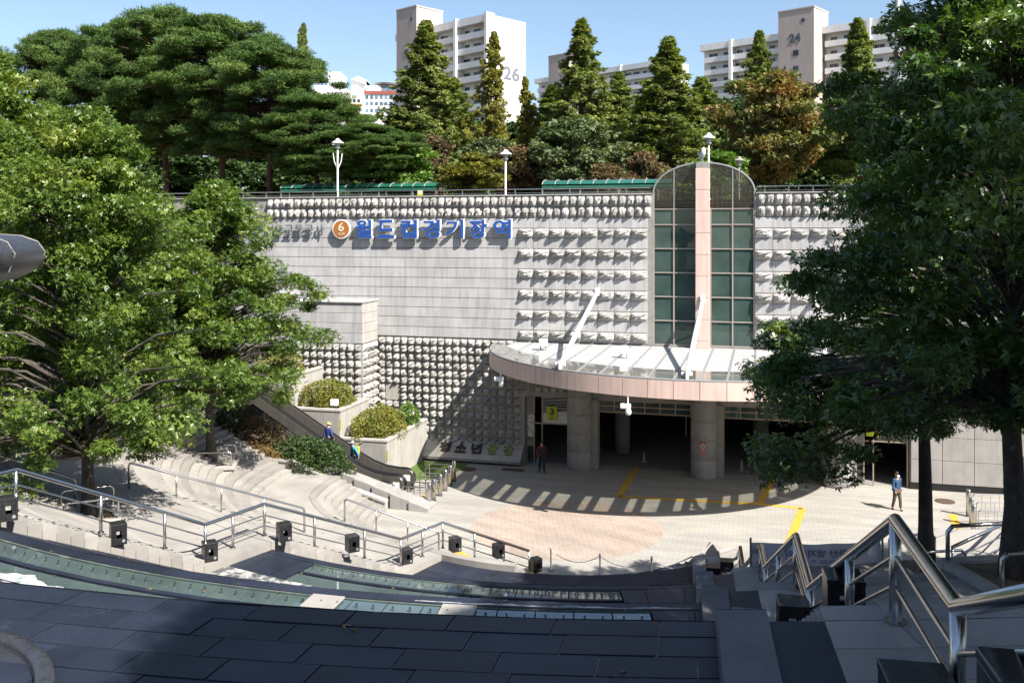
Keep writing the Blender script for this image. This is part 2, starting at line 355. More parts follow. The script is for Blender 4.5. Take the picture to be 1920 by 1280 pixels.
M['hedge']    = leafmat('clipped_hedge_leaves', [(0.0,(0.09,0.11,0.022)),(0.4,(0.20,0.22,0.036)),(0.8,(0.31,0.27,0.055)),(1.0,(0.32,0.18,0.07))], 0.6, 0.22, 0.3)
M['drygrass'] = leafmat('dry_grass_blades', [(0.0,(0.12,0.12,0.03)),(0.5,(0.28,0.19,0.07)),(1.0,(0.40,0.24,0.10))], 0.8, 0.2, 0.2)
# ------------------------------------------------------------------ foliage
def _kite(a0, ln, w, droop=0.10):
    c, s_ = math.cos(a0), math.sin(a0)
    P = [(0,0,0), (ln*.5, w, -droop*.2), (ln, 0, -droop), (ln*.5, -w, -droop*.2)]
    return [(x*c - y*s_, x*s_ + y*c, z) for x, y, z in P]
def tmpl(kind):
    if kind == 'lobed': parts = [_kite(0, 1.0, .17, .15), _kite(.95, .72, .15, .22), _kite(-.95, .72, .15, .22)]
    elif kind == 'kite': parts = [_kite(0, 1.0, .27, .12)]
    elif kind == 'pair': parts = [_kite(.35, 1.0, .22, .10), _kite(-.55, .85, .22, .2)]
    elif kind == 'tuft':
        parts = []
        for a, el in ((0, .15), (1.3, .7), (-1.3, .7), (2.6, .8), (0.5, 1.2)):
            k = _kite(a, 1.0, .085, 0)
            parts.append([(x*math.cos(el), y*math.cos(el) if False else y, z + math.hypot(x, 0)*math.sin(el)) for x, y, z in k])
    elif kind == 'spray': parts = [_kite(0, 1.0, .16, .35), _kite(.6, .75, .13, .3), _kite(-.6, .75, .13, .3)]
    elif kind == 'blade': parts = [_kite(0, 1.0, .05, -.1), _kite(.4, .8, .05, .0)]
    V = np.array([p for k in parts for p in k], dtype=np.float64)
    return V, len(parts)
def leaf_mesh(name, C, size, tint, kind, rng, material, up=0.6, axis=None):
    V, nq = tmpl(kind); n = len(C); k = len(V)
    nrm = rng.normal(size=(n,3)); nrm[:,2] = np.abs(nrm[:,2])*1.0 + up; nrm /= np.linalg.norm(nrm, axis=1)[:,None]
    ax = rng.normal(size=(n,3)) if axis is None else axis + rng.normal(size=(n,3))*.45
    ax -= nrm * (ax*nrm).sum(1)[:,None]; ax /= (np.linalg.norm(ax, axis=1)[:,None] + 1e-9)
    b = np.cross(nrm, ax)
    W = (V[None,:,0,None]*ax[:,None,:] + V[None,:,1,None]*b[:,None,:] + V[None,:,2,None]*nrm[:,None,:]) * size[:,None,None] + C[:,None,:]
    W = W.reshape(-1,3)
    me = bpy.data.meshes.new(name); nv = n*k
    me.vertices.add(nv); me.vertices.foreach_set("co", W.ravel().astype(np.float32))
    me.loops.add(nv); me.loops.foreach_set("vertex_index", np.arange(nv, dtype=np.int32))
    npoly = n*nq; me.polygons.add(npoly)
    me.polygons.foreach_set("loop_start", np.arange(0, nv, 4, dtype=np.int32))
    try: me.polygons.foreach_set("loop_total", np.full(npoly, 4, dtype=np.int32))
    except Exception: pass
    me.materials.append(material); me.update(calc_edges=True)
    at = me.attributes.new("tint", 'FLOAT', 'FACE')
    at.data.foreach_set("value", np.repeat(np.clip(tint, 0, 1), nq).astype(np.float32))
    return me
def clumps_to_leaves(cl, per, rng, shape=(1,1,.55), hollow=0.0):
    """cl: array (n,4) centre + radius -> leaf centres, clump index"""
    n = len(cl); idx = np.repeat(np.arange(n), per)
    d = rng.normal(size=(n*per,3)); d /= np.linalg.norm(d, axis=1)[:,None]
    r = rng.random(n*per)**(1/2.2); r = hollow + (1-hollow)*r
    return cl[idx,:3] + d*(r*cl[idx,3])[:,None]*np.array(shape), idx

def tree_meshes(kind, seed, h, rad, material, z0=2.0, nclump=150, per=300, leaf=.15, tkind='lobed', bark='bark', flat=.55, trunk_r=.2, clump_r=1.0, extra=()):
    rng = np.random.default_rng(seed); rr = random.Random(seed)
    cl = []; br = MB()
    # trunk
    pts = []; nseg = 9; ox = oy = 0
    for i in range(nseg+1):
        t = i/nseg; pts.append((ox, oy, t*h*.93)); ox += rr.uniform(-.1,.1)*h/14; oy += rr.uniform(-.1,.1)*h/14
    def axis(z):
        t = min(max(z/(h*.93),0),.999)*nseg; i = int(t); f = t-i
        return Vector(pts[i]).lerp(Vector(pts[i+1]), f)
    radii = [trunk_r*(1.35 if i == 0 else 1)*(1-.93*i/nseg) + .015 for i in range(nseg+1)]
    br.tube([(pts[0][0],pts[0][1],-.4)] + pts, [trunk_r*1.6] + radii, 8)
    tries = 0
    while len(cl) < nclump and tries < 20000:
        tries += 1
        z = rr.uniform(z0, h); t = (z-z0)/(h-z0)
        if kind == 'oak':  prof = rad*(1-t**2.0)**.75*(.62+.38*min(1, t*3.0))
        elif kind == 'pinoak': prof = rad*(1-t)**.8*(.66+.34*min(1, t*5.0))+.25
        elif kind == 'round': prof = rad*math.sqrt(max(0, 1-(2*t-1)**2))*(1.0 if t > .35 else .92)
        elif kind == 'cone': prof = rad*(1-t)**.78*(.85+.15*min(1,t*5)) + .04
        elif kind == 'pine': prof = rad*(math.sqrt(max(0,1-(max(0,t-.35)/.65)**2)))*(.55+.45*min(1,t*2.2))
        a = rr.uniform(0, 2*math.pi)
        if kind in ('oak','pinoak') and math.sin(1.15*z+seed)*math.sin(2*a+.7*z)+.45*math.sin(5*a+z) > .82: continue
        wob = 1 + .20*math.sin(3*a + seed) + .13*math.sin(5*a + 2.1*seed + z*.9) + (.26*math.sin(2.2*z+2*a)+.18*math.sin(4.7*z-3*a+seed) if kind == 'cone' else 0)
        f = rr.random()**.5
        if kind == 'pine' and f < .3: continue
        if kind == 'cone' and f > .72 and rr.random() < .35: continue
        p = axis(min(z, h*.92)); x = p.x + prof*wob*f*math.cos(a); y = p.y + prof*wob*f*math.sin(a)
        cr = clump_r*rr.uniform(.65,1.3)*(1 if kind != 'cone' else (.30+.8*(1-t)))
        if kind == 'cone': z -= f*prof*.12
        if kind in ('oak','pinoak'): z -= f*f*prof*.22*(1-t)
        if kind in ('oak','pinoak') and f > .8 and rr.random() < .45:
            k_ = rr.uniform(1.02,1.16); x = p.x+(x-p.x)*k_; y = p.y+(y-p.y)*k_; cr *= .62
        cl.append((x,y,max(z, z0*.75),cr))
        s0 = axis(max(z - (.12+.34*f)*prof*(.9 if kind != 'pine' else .35), z0*(.92 if kind in ('oak','pinoak') else .6)))
        br_r = .012 + .045*(1-t)*trunk_r/.2*(prof/rad)
        mid = s0.lerp(Vector((x,y,z)), .55) + Vector((0,0, .25*prof*f*(.5 if kind in ('oak','pinoak') else .2)))
        br.tube([s0, mid, (x,y,z)], [br_r*1.8, br_r*1.1, .008], 4, cap=False)
    for (x,y,z,cr) in extra:
        cl.append((x,y,z,cr)); s0 = axis(max(z+.2, z0*.9)); mid = s0.lerp(Vector((x,y,z)), .55)+Vector((0,0,.35))
        br.tube([s0, mid, (x,y,z)], [.05,.03,.008], 4, cap=False)
    cl = np.array(cl)
    sh = (1,1,flat) if kind != 'pine' else (1.25,1.25,flat)
    C, idx = clumps_to_leaves(cl, per, rng, sh)
    ct = rng.normal(.42,.16, size=len(cl)); tint = ct[idx] + rng.normal(0,.15,size=len(C))
    tint = np.clip(tint, 0, .93)
    if tkind == 'lobed':
        orange = rng.random(len(cl)) < .005; tint[orange[idx] & (rng.random(len(C)) < .5)] = 1.0
    size = leaf*rng.uniform(.5,1.35,size=len(C))
    axd = None
    if kind in ('cone',):
        axd = C - np.array([0,0,0]); axd = axd*np.array([1,1,0]); axd /= (np.linalg.norm(axd,axis=1)[:,None]+1e-6); axd[:,2] = -.45
    lm = leaf_mesh('crown', C, size, tint, tkind, rng, material, up=(.5 if tkind != 'tuft' else 1.2), axis=axd)
    tm = br.mesh('trunk', M[bark], True)
    return tm, lm
def plant_tree(name, label, meshes, loc, rz=0, sc=(1,1,1), group=None, cat='tree'):
    t = thing(name, label, cat, loc, rz, group); t.scale = sc
    link('trunk', meshes[0], t); link('crown', meshes[1], t); return t
def shrub_mesh(seed, dims, material, n=2600, leaf=.13, kind='pair', lumps=22):
    """a mound of leaves filling half an ellipsoid of the given dims (x,y,z), base at z=0"""
    rng = np.random.default_rng(seed); cl = []
    for i in range(lumps):
        d = rng.normal(size=3); d /= np.linalg.norm(d); d[2] = abs(d[2])
        f = rng.random()**.4*.78
        cl.append((*(d*f), .34*rng.uniform(.7,1.25)))
    cl = np.array(cl); C, idx = clumps_to_leaves(cl, n//lumps//2, rng, (1,1,.8)); C[:,2] = np.abs(C[:,2])
    m_ = n//2; dd = rng.normal(size=(m_,3)); dd /= np.linalg.norm(dd, axis=1)[:,None]; dd[:,2] = np.abs(dd[:,2])
    an = np.arctan2(dd[:,1],dd[:,0]); wv = 1+.07*np.sin(3*an+seed)+.06*np.sin(7*an+4*dd[:,2]+seed)+.05*np.sin(11*dd[:,2]+2*an)
    D = dd*(wv*(1-.16*rng.random(m_)**2))[:,None]; D[:,2] = D[:,2]**.75
    tA = rng.normal(.45,.18,size=lumps)[idx] + rng.normal(0,.15,size=len(C)); tB = .45+.2*np.sin(4*an+seed+3*dd[:,2])+rng.normal(0,.17,size=m_)
    C = np.vstack([C/1.12, D]); tint = np.concatenate([tA,tB])
    C = C*np.array([dims[0]/2, dims[1]/2, dims[2]])
    return leaf_mesh('foliage', C, leaf*rng.uniform(.6,1.3,size=len(C)), np.clip(tint,0,1), kind, rng, material, up=.4)
def stem_mesh(seed, dims, n=7):
    rr = random.Random(seed); b = MB()
    for i in range(n):
        x = rr.uniform(-.12,.12)*dims[0]; y = rr.uniform(-.12,.12)*dims[1]
        b.tube([(x*.3,y*.3,-.1),(x*1.4,y*1.4,dims[2]*.45),(x*2.6,y*2.6,dims[2]*.8)], [.03,.02,.008], 4, cap=False)
    return b.mesh('stems', M['bark'])

# ------------------------------------------------------------------ the round stairs: centre, height by radius
CX, CY = 2.4, 40.5
KN = [(0,0),(6.2,0),(8.9,1.41),(11.1,1.41),(16.8,4.03),(19.1,4.03),(24.5,6.65),(26.8,6.65),(32.0,9.27),(34.3,9.27),(38.2,11.2),(90,11.2)]
def zf(r):
    for (r0,z0),(r1,z1) in zip(KN, KN[1:]):
        if r <= r1: return z0 + (z1-z0)*(r-r0)/(r1-r0)
    return KN[-1][1]
def pol(r, th):  # th in degrees, 0 = towards the camera, positive = left
    return CX - r*math.sin(R(th)), CY - r*math.cos(R(th))
def rail_x(d): return 3.1 + .1837*(d-6.5)
def th_line(r, off):
    """angle where the ring of radius r meets the line parallel to the right handrail, off metres right of it"""
    th = -5.0
    for _ in range(12):
        x, y = pol(r, th); err = (rail_x(y)+off) - x
        th -= math.degrees(err/r)*.8
    return th
STEP_H = .164
def step_list():
    out = []
    for (r0,z0),(r1,z1) in zip(KN, KN[1:]):
        if z1-z0 > .01:
            n = round((z1-z0)/STEP_H)
            for k in range(n): out.append((r0+(r1-r0)*k/n, r0+(r1-r0)*(k+1)/n, z0+(z1-z0)*(k+1)/n))
        elif r0 > 1 and r1 < 80: out.append((r0, r1, z1))
    return out
def sector(mb, r0, r1, za, zb, thick, ta, tb, n, g=lambda t: 0.0, gap=0.0, rfun=None):
    """ring sector: inner radius r0 at height za, outer r1 at height zb"""
    vs = []; 
    for i in range(n+1):
        for rr_, zz in ((r0+gap, za), (r1-gap, zb)):
            a0 = ta(rr_) if callable(ta) else ta; b0 = tb(rr_) if callable(tb) else tb
            th = a0 + (b0-a0)*i/n; x, y = pol(rr_ + g(th), th)
            vs.append((x,y,zz)); vs.append((x,y,zz-thick))
    fs = []
    for i in range(n):
        a = 4*i; b = 4*(i+1)
        fs += [(a, b, b+2, a+2), (a+1, a+3, b+3, b+1), (a, a+1, b+1, b), (a+2, b+2, b+3, a+3)]
    e = 4*n; fs += [(0,2,3,1), (e,e+1,e+3,e+2)]
    mb.add(vs, fs); return mb

# ground, plaza, park
g = MB().box(-1500,1500,-400,1500,-1.2,-.06).build('ground', M['ground']); struct(g, 'bare ground under and around the sunken square')
pz = MB()
pz.add([(-26,24,0),(40,24,0),(40,70,0),(-26,70,0)], [(0,1,2,3)])
struct(pz.build('plaza', M['plaza']), 'cream paved sunken square in front of the station entrance')
pc = MB(); n = 72
pc.add([(CX-.05+4.15*math.cos(2*math.pi*i/n), CY+4.05*math.sin(2*math.pi*i/n), .004) for i in range(n)], [tuple(range(n))])
struct(pc.build('paving_circle', M['pinkpave']), 'pinkish round paving in the middle of the square')

WO = (0.0, 52.0, 0.0)                    # facade frame: local x along the wall, local -y towards the viewer
def W(s, p, z=0.0):                      # facade frame -> world
    c, sn = math.cos(PSI), math.sin(PSI); return Vector((s*c - p*sn, WO[1] - s*sn - p*c, z))
def wall_root(name, label, cat, group=None): return thing(name, label, cat, WO, -PSI, group)

pk = MB()
a = [W(-60,-.6), W(60,-.6)]
pk.add([(a[0].x,a[0].y,14.55),(a[1].x,a[1].y,14.55),(700,500,14.55),(700,900,14.55),(-700,900,14.55),(-700,300,14.55)],[(0,1,2,3,4,5)])
struct(pk.build('park_ground', M['ground']), 'level park ground above the station wall')

# yellow guide strips
def strip(pts, w=.30):
    b = MB()
    for (x0,y0),(x1,y1) in zip(pts, pts[1:]):
        d = Vector((x1-x0,y1-y0)); L = d.length; d.normalize(); nn = Vector((-d.y,d.x))*w/2
        k = max(1,int(L/.3))
        for i in range(k):
            p0 = Vector((x0,y0))+d*(L*i/k+.004); p1 = Vector((x0,y0))+d*(L*(i+1)/k-.004)
            q = [p0-nn,p1-nn,p1+nn,p0+nn]; b.add([(v.x,v.y,.009) for v in q], [(0,1,2,3)])
    return b
def G(px, py, z=0.0):
    d = (EYE-z)*1750/(py-436); return ((px-960)/1750*d, d)
for nm, pts, lab in (
    ('guide_strip', [G(1232,815),G(1160,931),G(1425,945),G(1505,953),G(1474,1032)], 'yellow tactile strip turning across the square from the middle doorway'),
    ('guide_strip', [G(1464,868),G(1425,943)], 'short yellow tactile strip leading out of the right doorway'),
    ('guide_strip', [G(848,898),G(772,948)], 'yellow tactile strip beside the escalator barriers'),
    ('guide_strip', [G(1786,964),G(1802,1012)], 'yellow tactile strip beside the barriers at far right')):
    struct(strip(pts, .36).build(nm, M['yellow']), lab)
b = MB(); pr = None
arcp = [pol(5.55, th) for th in range(16, 62, 3)]
struct(strip(arcp, .34).build('guide_strip', M['yellow']), 'curved yellow tactile strip along the foot of the left stairs')

# left stairs
def gl(th): return 2.3*max(0,min(1,(th-45)/45.0))**1.0
SL = struct(thing('stairs_left','wide fan of pale granite steps left of the dark cascade','stairs'))
del SL["category"]
for (r0,r1,z) in step_list():
    if r0 > 34.4: continue
    ta = 33.3 if r1 > 8.95 else 15.0
    m = sector(MB(), r0, r1+.02, z, z, 1.6 if r1-r0 > 1 else .45, ta, 107.0 if r1 < 31 else 80.0, 30, gl)
    m.build('step' if r1-r0 < 1 else 'landing', M['step'], SL)
# right stairs
SR = struct(thing('stairs_right','pale granite steps right of the dark cascade, shaded by trees','stairs')); del SR["category"]
for (r0,r1,z) in step_list():
    m = sector(MB(), r0, r1+.02, z, z, 1.6 if r1-r0 > 1 else .45, lambda r: th_line(r,-.62), lambda r: -40.0 if r < 17 else -47.0, 18)
    if r1-r0 > 1 and r0 > 20:                                   # near landings: laid in slabs
        bd = sector(MB(), r0, r1+.02, z-.02, z-.02, 1.5, lambda r: th_line(r,-.62), lambda r: -24.0, 10).build('landing_bed', M['joint'], SR)
        sector(MB(), r0, r1+.02, z, z, 1.6, -24.02, -47.0, 10).build('landing', M['step'], SR)
        nr = 4; q_ = random.Random(int(r0*10))
        for i_ in range(nr):
            ra = r0+(r1-r0)*i_/nr; rb = r0+(r1-r0)*(i_+1)/nr; t0 = th_line((ra+rb)/2,-.62); off = q_.uniform(.3,1.2); cuts = [t0]; t_ = t0-math.degrees(off/ra)
            while t_ > -23: cuts.append(t_); t_ -= math.degrees(1.25/ra)
            cuts.append(-24.0); gg = math.degrees(.005/ra)
            for j_, (ta_, tb_) in enumerate(zip(cuts, cuts[1:])):
                sector(MB(), ra, rb, z, z, .1, (lambda r: th_line(r,-.62)) if j_ == 0 else ta_-gg, tb_+gg, 2, gap=.005).build('paving_slab', M['step'], SR)
        continue
    m.build('step' if r1-r0 < 1 else 'landing', M['step'], SR)
ut = MB(); sector(ut, 38.1, 75, 11.19, 11.19, 1.0, -60, 80, 40)
struct(ut.build('upper_terrace', M['granite']), 'paved upper terrace at the head of the stairs')

# ---- cascade of dark granite between the stairs
KC = [(5.9,.02),(6.2,.02),(8.9,1.2),(11.1,1.2),(16.8,3.83),(19.1,3.83),(24.5,6.45),(26.8,6.45),(31.5,9.05),(35.2,9.05),(38.2,11.0)]
def zc(r):
    for (r0,z0),(r1,z1) in zip(KC, KC[1:]):
        if r <= r1: return z0 + (z1-z0)*(r-r0)/(r1-r0)
    return KC[-1][1]
CS = struct(thing('water_cascade','dark granite water cascade stepping down to the square between two stairs','cascade')); del CS["category"]
thR = lambda r: th_line(r, -1.55)
def thL(r): return 33.2 if r > 8.9 else 14.9
ub = MB()
rs = [5.9,6.2,7.5,8.9,11.1,13,15,16.8,17.05,17.1,18.3,18.35,19.1,21,23,24.5,24.80,24.85,26.15,26.2,26.8,29,31.5,33,35.2,38.2]
for r0, r1 in zip(rs, rs[1:]):
    pit = (17.08 < (r0+r1)/2 < 18.32) or (24.83 < (r0+r1)/2 < 26.17)
    dz = .42 if pit else .018
    if (r0,r1) in ((17.05,17.1),(18.3,18.35),(24.80,24.85),(26.15,26.2)):
        continue
    sector(ub, r0, r1, zc(r0)-dz, zc(r1)-dz, 1.0, thR, thL, 24)
ub.build('grout_bed', M['grout'], CS)
for rr0, rr1 in ((17.06,18.34),(24.81,26.19)):
    cb = MB(); sector(cb, rr0, rr1, zc(rr0)-.40, zc(rr1)-.40, .01, thR, thL, 24)
    for rw in (rr0, rr1): sector(cb, rw-.02, rw+.02, zc(rw)-.02, zc(rw)-.02, .42, thR, thL, 24)
    cb.build('channel_bed', M['channel'], CS)
rw = random.Random(5)
def slab_row(r0, r1, L, mk='dark', tA=None, tB=None, thick=.10, nm='granite_slab'):
    rm = (r0+r1)/2; a = tA if tA is not None else thR(rm); bb = tB if tB is not None else thL(rm)
    arc = R(bb-a)*rm; k = max(1, round(arc/L)); off = rw.uniform(.15,.85)
    cuts = [0.0]+[min(1,max(0,(i+off)/k)) for i in range(k)]+[1.0]
    cuts = [c for i,c in enumerate(cuts) if i == 0 or c-cuts[i-1] > .01]; cuts[-1] = 1.0
    for c0, c1 in zip(cuts, cuts[1:]):
        ga = math.degrees(.009/rm)
        lo = (lambda q: (lambda r: (thR(r) if tA is None else tA)*(1-q) + (thL(rm) if tB is None else tB)*q))
        f0, f1 = lo(c0), lo(c1); dz = rw.uniform(-.004,.004)
        m = sector(MB(), r0, r1, zc(r0)+dz, zc(r1)+dz, thick, lambda r: f0(r)+ga, lambda r: f1(r)-ga, 2, gap=.009)
        m.build(nm, M[mk], CS)
for r0, r1, L in ((31.5,31.85,1.0),(31.85,32.25,.85),(32.25,32.65,.85),(32.65,33.05,.85),(33.05,33.45,.85),(33.45,33.85,.9),(33.85,34.3,.95),(34.3,35.2,3.0)): slab_row(r0, r1, L)
for i in range(3): slab_row(26.8+4.7*i/3, 26.8+4.7*(i+1)/3, 5.0)
slab_row(26.2,26.8,2.0,'limescale'); slab_row(24.5,24.8,2.2)
slab_row(25.42,25.56,3.0,'dark',tA=.2,tB=32.6,thick=.40,nm='channel_kerb')
slab_row(24.81,26.19,1.2,'dark',tB=.15); 
for i in range(5): slab_row(19.1+5.4*i/5, 19.1+5.4*(i+1)/5, 2.2)
slab_row(18.35,19.1,1.8,'limescale'); slab_row(16.8,17.05,2.0); slab_row(17.64,17.76,3.0,'dark',tA=-1.0,tB=27,thick=.40,nm='channel_kerb')
slab_row(17.06,18.34,1.2,'dark',tB=-1.05); slab_row(17.06,18.34,1.2,'dark',tA=27.05)
for i in range(4): slab_row(11.1+5.7*i/4, 11.1+5.7*(i+1)/4, 2.0)
slab_row(8.9,10.0,1.6); slab_row(10.0,11.1,1.8)
for i in range(2): slab_row(6.2+2.7*i/2, 6.2+2.7*(i+1)/2, 1.5)
slab_row(5.9,6.2,1.0)
def panes(r0, r1, tA, tB, w, studs):
    rm = (r0+r1)/2; k = int(R(tB-tA)*rm/w)
    for i in range(k):
        a = tA+(tB-tA)*i/k; bb = tA+(tB-tA)*(i+1)/k; ga = math.degrees(.012/rm)
        p = sector(MB(), r0, r1, zc(rm)-.03, zc(rm)-.03, .018, a+ga, bb-ga, 1).build('glass_pane', M['poolglass'], CS)
        if studs:
            for q in (.27,.73):
                x, y = pol(rm, a+(bb-a)*q)
                MB().tube([(x,y,zc(rm)-.03),(x,y,zc(rm)+.05)], [.022,.018], 6).build('water_jet', M['steel'], p)
panes(24.86,25.40, 0.2, 32.6, .62, True); panes(25.58,26.14, .2, 32.6, .62, False)
panes(17.11,17.62, -1.0, 27.0, .62, True); panes(17.78,18.30, -1.0, 27.0, .62, False)
# two stone covers and a drain grate on the upper channel
for th in (13.0, 7.6):
    x, y = pol(25.12, th); o = MB().bbox(-.30,.30,-.27,.27,0,.04,.01).build('stone_cover', M['step'], CS); o.location = (x,y,zc(25.1)-.005); o.rotation_euler = (0,0,-R(th))
# pale sloping kerb between the cascade and the right stairs
KB = thing('granite_kerb','pale sloping granite kerb between the dark cascade and the right handrail','kerb')
for (ra,rb) in ((6.2,8.9),(8.9,11.1),(11.1,14),(14,16.8),(16.8,19.1),(19.1,21.8),(21.8,24.5),(24.5,26.8),(26.8,29.4),(29.4,32),(32,34.3),(34.3,38)):
    m = sector(MB(), ra+.01, rb-.01, zf(ra)+.10, zf(rb)+.10, .9, lambda r: th_line(r,-1.15), lambda r: th_line(r,-1.60), 1)
    m.build('kerb_stone', M['kerb'], KB)
dk = MB()
for (ra,rb) in zip([k[0] for k in KN[1:-1]], [k[0] for k in KN[2:]]):
    if ra < 38: sector(dk, ra, rb, zf(ra)-.01, zf(rb)-.01, .8, lambda r: th_line(r,-.62), lambda r: th_line(r,-1.14), 1)
dk.build('dark_border', M['dark'], KB)

# white water foam gathered along the channels
def foam(label, t0, t1, rout, wfun, z, seed):
    q = random.Random(seed); m = MB(); n = 260; vs = []; ph = q.uniform(0,6)
    for i in range(n+1):
        th = t0+(t1-t0)*i/n
        w_ = max(.0, wfun(i/n)*(.55+.24*math.sin(i*.085+ph)+.16*math.sin(i*.23+2*ph)+.08*math.sin(i*.61+3*ph)+.05*q.random()))
        xo, yo = pol(rout, th); xi, yi = pol(rout-w_-.005, th); vs += [(xo,yo,z),(xi,yi,z+.004)]
    m.add(vs, [(2*i,2*i+1,2*i+3,2*i+2) for i in range(n)])
    o = m.build('water_foam', M['foam']); o["kind"] = "stuff"; o["label"] = label; o["category"] = "water"
foam('white water foam along the outer edge of the left glass channel', 33.0, 9.0, 26.18, lambda f: .46*(1-f)**1.1+.05, zc(25.9)+.006, 4)
foam('white splashes of water on the dark slabs right of the stone covers', 9.5, -1.5, 24.74, lambda f: .15*math.sin(math.pi*f)*(.5+.5*math.sin(23*f)), zc(24.6)+.008, 9)
# ------------------------------------------------------------------ lettering
def glyph(ch, w, h, depth, material, fat=0.0, mirror=False, keep=False):
    c = bpy.data.curves.new('glyph', 'FONT'); c.body = ch; c.extrude = .5; c.offset = fat; c.resolution_u = 3
    o = bpy.data.objects.new('glyph', c); COL.objects.link(o)
    me = bpy.data.meshes.new_from_object(o.evaluated_get(bpy.context.evaluated_depsgraph_get()))
    bpy.data.objects.remove(o); bpy.data.curves.remove(c)
    n = len(me.vertices); co = np.empty(n*3, dtype=np.float32); me.vertices.foreach_get('co', co); co = co.reshape(-1,3)
    lo, hi = co.min(0), co.max(0); sp = hi-lo
    sx = w/sp[0]; sy = h/sp[1]
    if keep: sx = sy = min(sx, sy)
    q = np.empty_like(co)
    q[:,0] = (co[:,0]-(lo[0]+hi[0])/2)*sx*(-1 if mirror else 1); q[:,2] = (co[:,1]-(lo[1]+hi[1])/2)*sy; q[:,1] = -(co[:,2]-lo[2])/sp[2]*depth
    me.vertices.foreach_set('co', q.ravel()); 
    if mirror: me.flip_normals()
    me.materials.clear(); me.materials.append(material); me.update(); return me
def rough_mesh(w, h, d, seed, n=5):
    rng = np.random.default_rng(seed); vs = []; fs = []
    for j in range(n+1):
        for i in range(n+1):
            u = i/n; v = j/n; e = min(u,1-u,v,1-v)
            hgt = d*(min(1, e*2.6)**.8)*(.62+.62*rng.random()) if e > 0 else d*.06
            jx = 0 if e == 0 else rng.uniform(-.07,.07)*w; jz = 0 if e == 0 else rng.uniform(-.07,.07)*h
            if e == 0: jx = rng.uniform(-.012,.012); jz = rng.uniform(-.012,.012)
            vs.append(((u-.5)*w+jx, -hgt, (v-.5)*h+jz))
    for j in range(n):
        for i in range(n):
            a = j*(n+1)+i
            fs.append((a,a+1,a+n+2)); fs.append((a,a+n+2,a+n+1))
    ring = [i for i in range(n+1)] + [(n+1)*j+n for j in range(1,n+1)] + [(n+1)*n+i for i in range(n-1,-1,-1)] + [(n+1)*j for j in range(n-1,0,-1)]
    base = len(vs)
    for k in ring: vs.append((vs[k][0], .02, vs[k][2]))
    m = len(ring)
    for k in range(m): fs.append((ring[k], base+k, base+(k+1)%m, ring[(k+1)%m]))
    return MB().add(vs, fs).mesh('rough_block', M['rough'])
SQ = [rough_mesh(.40,.41,.29,k,4) for k in range(14)]
TALL = [rough_mesh(.41,.56,.32,60+k,4) for k in range(14)]
LONG = [rough_mesh(.885,.46,.34,90+k,6) for k in range(14)]
rs_ = random.Random(11)

# ------------------------------------------------------------------ station wall
SW = wall_root('station_wall','tall pale granite station wall with rows of knobbly split stones','wall')
wb = MB()
TOP = 14.83; OPEN_L, OPEN_R = .77, 20.6
wb.box(-45,OPEN_L,0,.5,-.1,6.8); wb.box(OPEN_L,OPEN_R,0,.5,3.75,6.8); wb.box(20.6,45,0,.5,-.1,6.8)
wb.box(-45,7.83,0,.5,6.8,TOP); wb.box(13.09,45,0,.5,6.8,TOP)
wb.build('backing', M['joint'], SW)
MB().bbox(-45,7.78,-.10,.6,TOP,TOP+.07,.01).build('coping', M['granite'], SW); MB().bbox(13.14,45,-.10,.6,TOP,TOP+.07,.01).build('coping', M['granite'], SW)
def stone(meshes, s, z, root=None, y=-.01, rz=None):
    o = link('rough_block', rs_.choice(meshes), root or SW, (s, y, z), rz); o.scale = (rs_.uniform(.93,1.02), rs_.uniform(.7,1.2), rs_.uniform(.93,1.02)); return o
for r_ in range(2):
    z = TOP-.31-.617*r_
    s = 7.52
    while s > -15.2: stone(TALL, s, z); s -= .45
    s = 13.42
    while s < 19.5: stone(TALL, s, z); s += .45
# flat courses and long split stones
pm = {}
def panel(w, h, s, z, proud=.05):
    k = (round(w,3), round(h,3), proud)
    if k not in pm: pm[k] = MB().bbox(-w/2,w/2,-proud,.01,-h/2,h/2,.006).mesh('wall_panel', M['panel'])
    link('wall_panel', pm[k], SW, (s, 0, z))
Z0 = TOP-1.234
for c in range(12):
    z = Z0 - .5625*(c+.5)
    for s in np.arange(.33+.45, 7.7, .9):                      # right of the sign
        if c % 2: stone(LONG, s, z+.02, y=-.02)
        panel(.885,.545,s,z,.03 if c % 2 else .05)
    for s in np.arange(13.55, 21.5, .9):
        if c % 2: stone(LONG, s, z+.02, y=-.02)
        panel(.885,.545,s,z,.03 if c % 2 else .05)
    off = .45*(c % 2)
    for s in np.arange(.33-.675, -17, -1.35): panel(1.349,.532,s,z+.012,.06)
# lower grid of small stones
nsq = 0
cols = list(np.arange(-8.0+.225, OPEN_L-.1, .45))
for c, s in enumerate(cols):
    for r_ in range(15):
        z = 6.8-.455*(r_+.5)
        if c in (1,2) and r_ in (6,7): continue                # the square grey hatch
        if z < 1.0 and s > -5.2: continue
        stone(SQ, s, z); nsq += 1
MB().bbox(-.44,.44,-.06,.02,-.44,.44,.01).build('hatch_plate', M['coping'], SW).location = (-8+.45*2, 0, 6.8-.455*7)
ov = MB()
for c in range(22):
    for r_ in range(5):
        me = rs_.choice(SQ); s = OPEN_L+.3+.45*c; z = 6.8-.455*(r_+.5)-.6
        ov.add([(v.co.x+s, v.co.y-.01, v.co.z+z) for v in me.vertices], [tuple(p.vertices) for p in me.polygons])
o = ov.build('block_rows', M['rough'], SW); o["kind"] = "stuff"
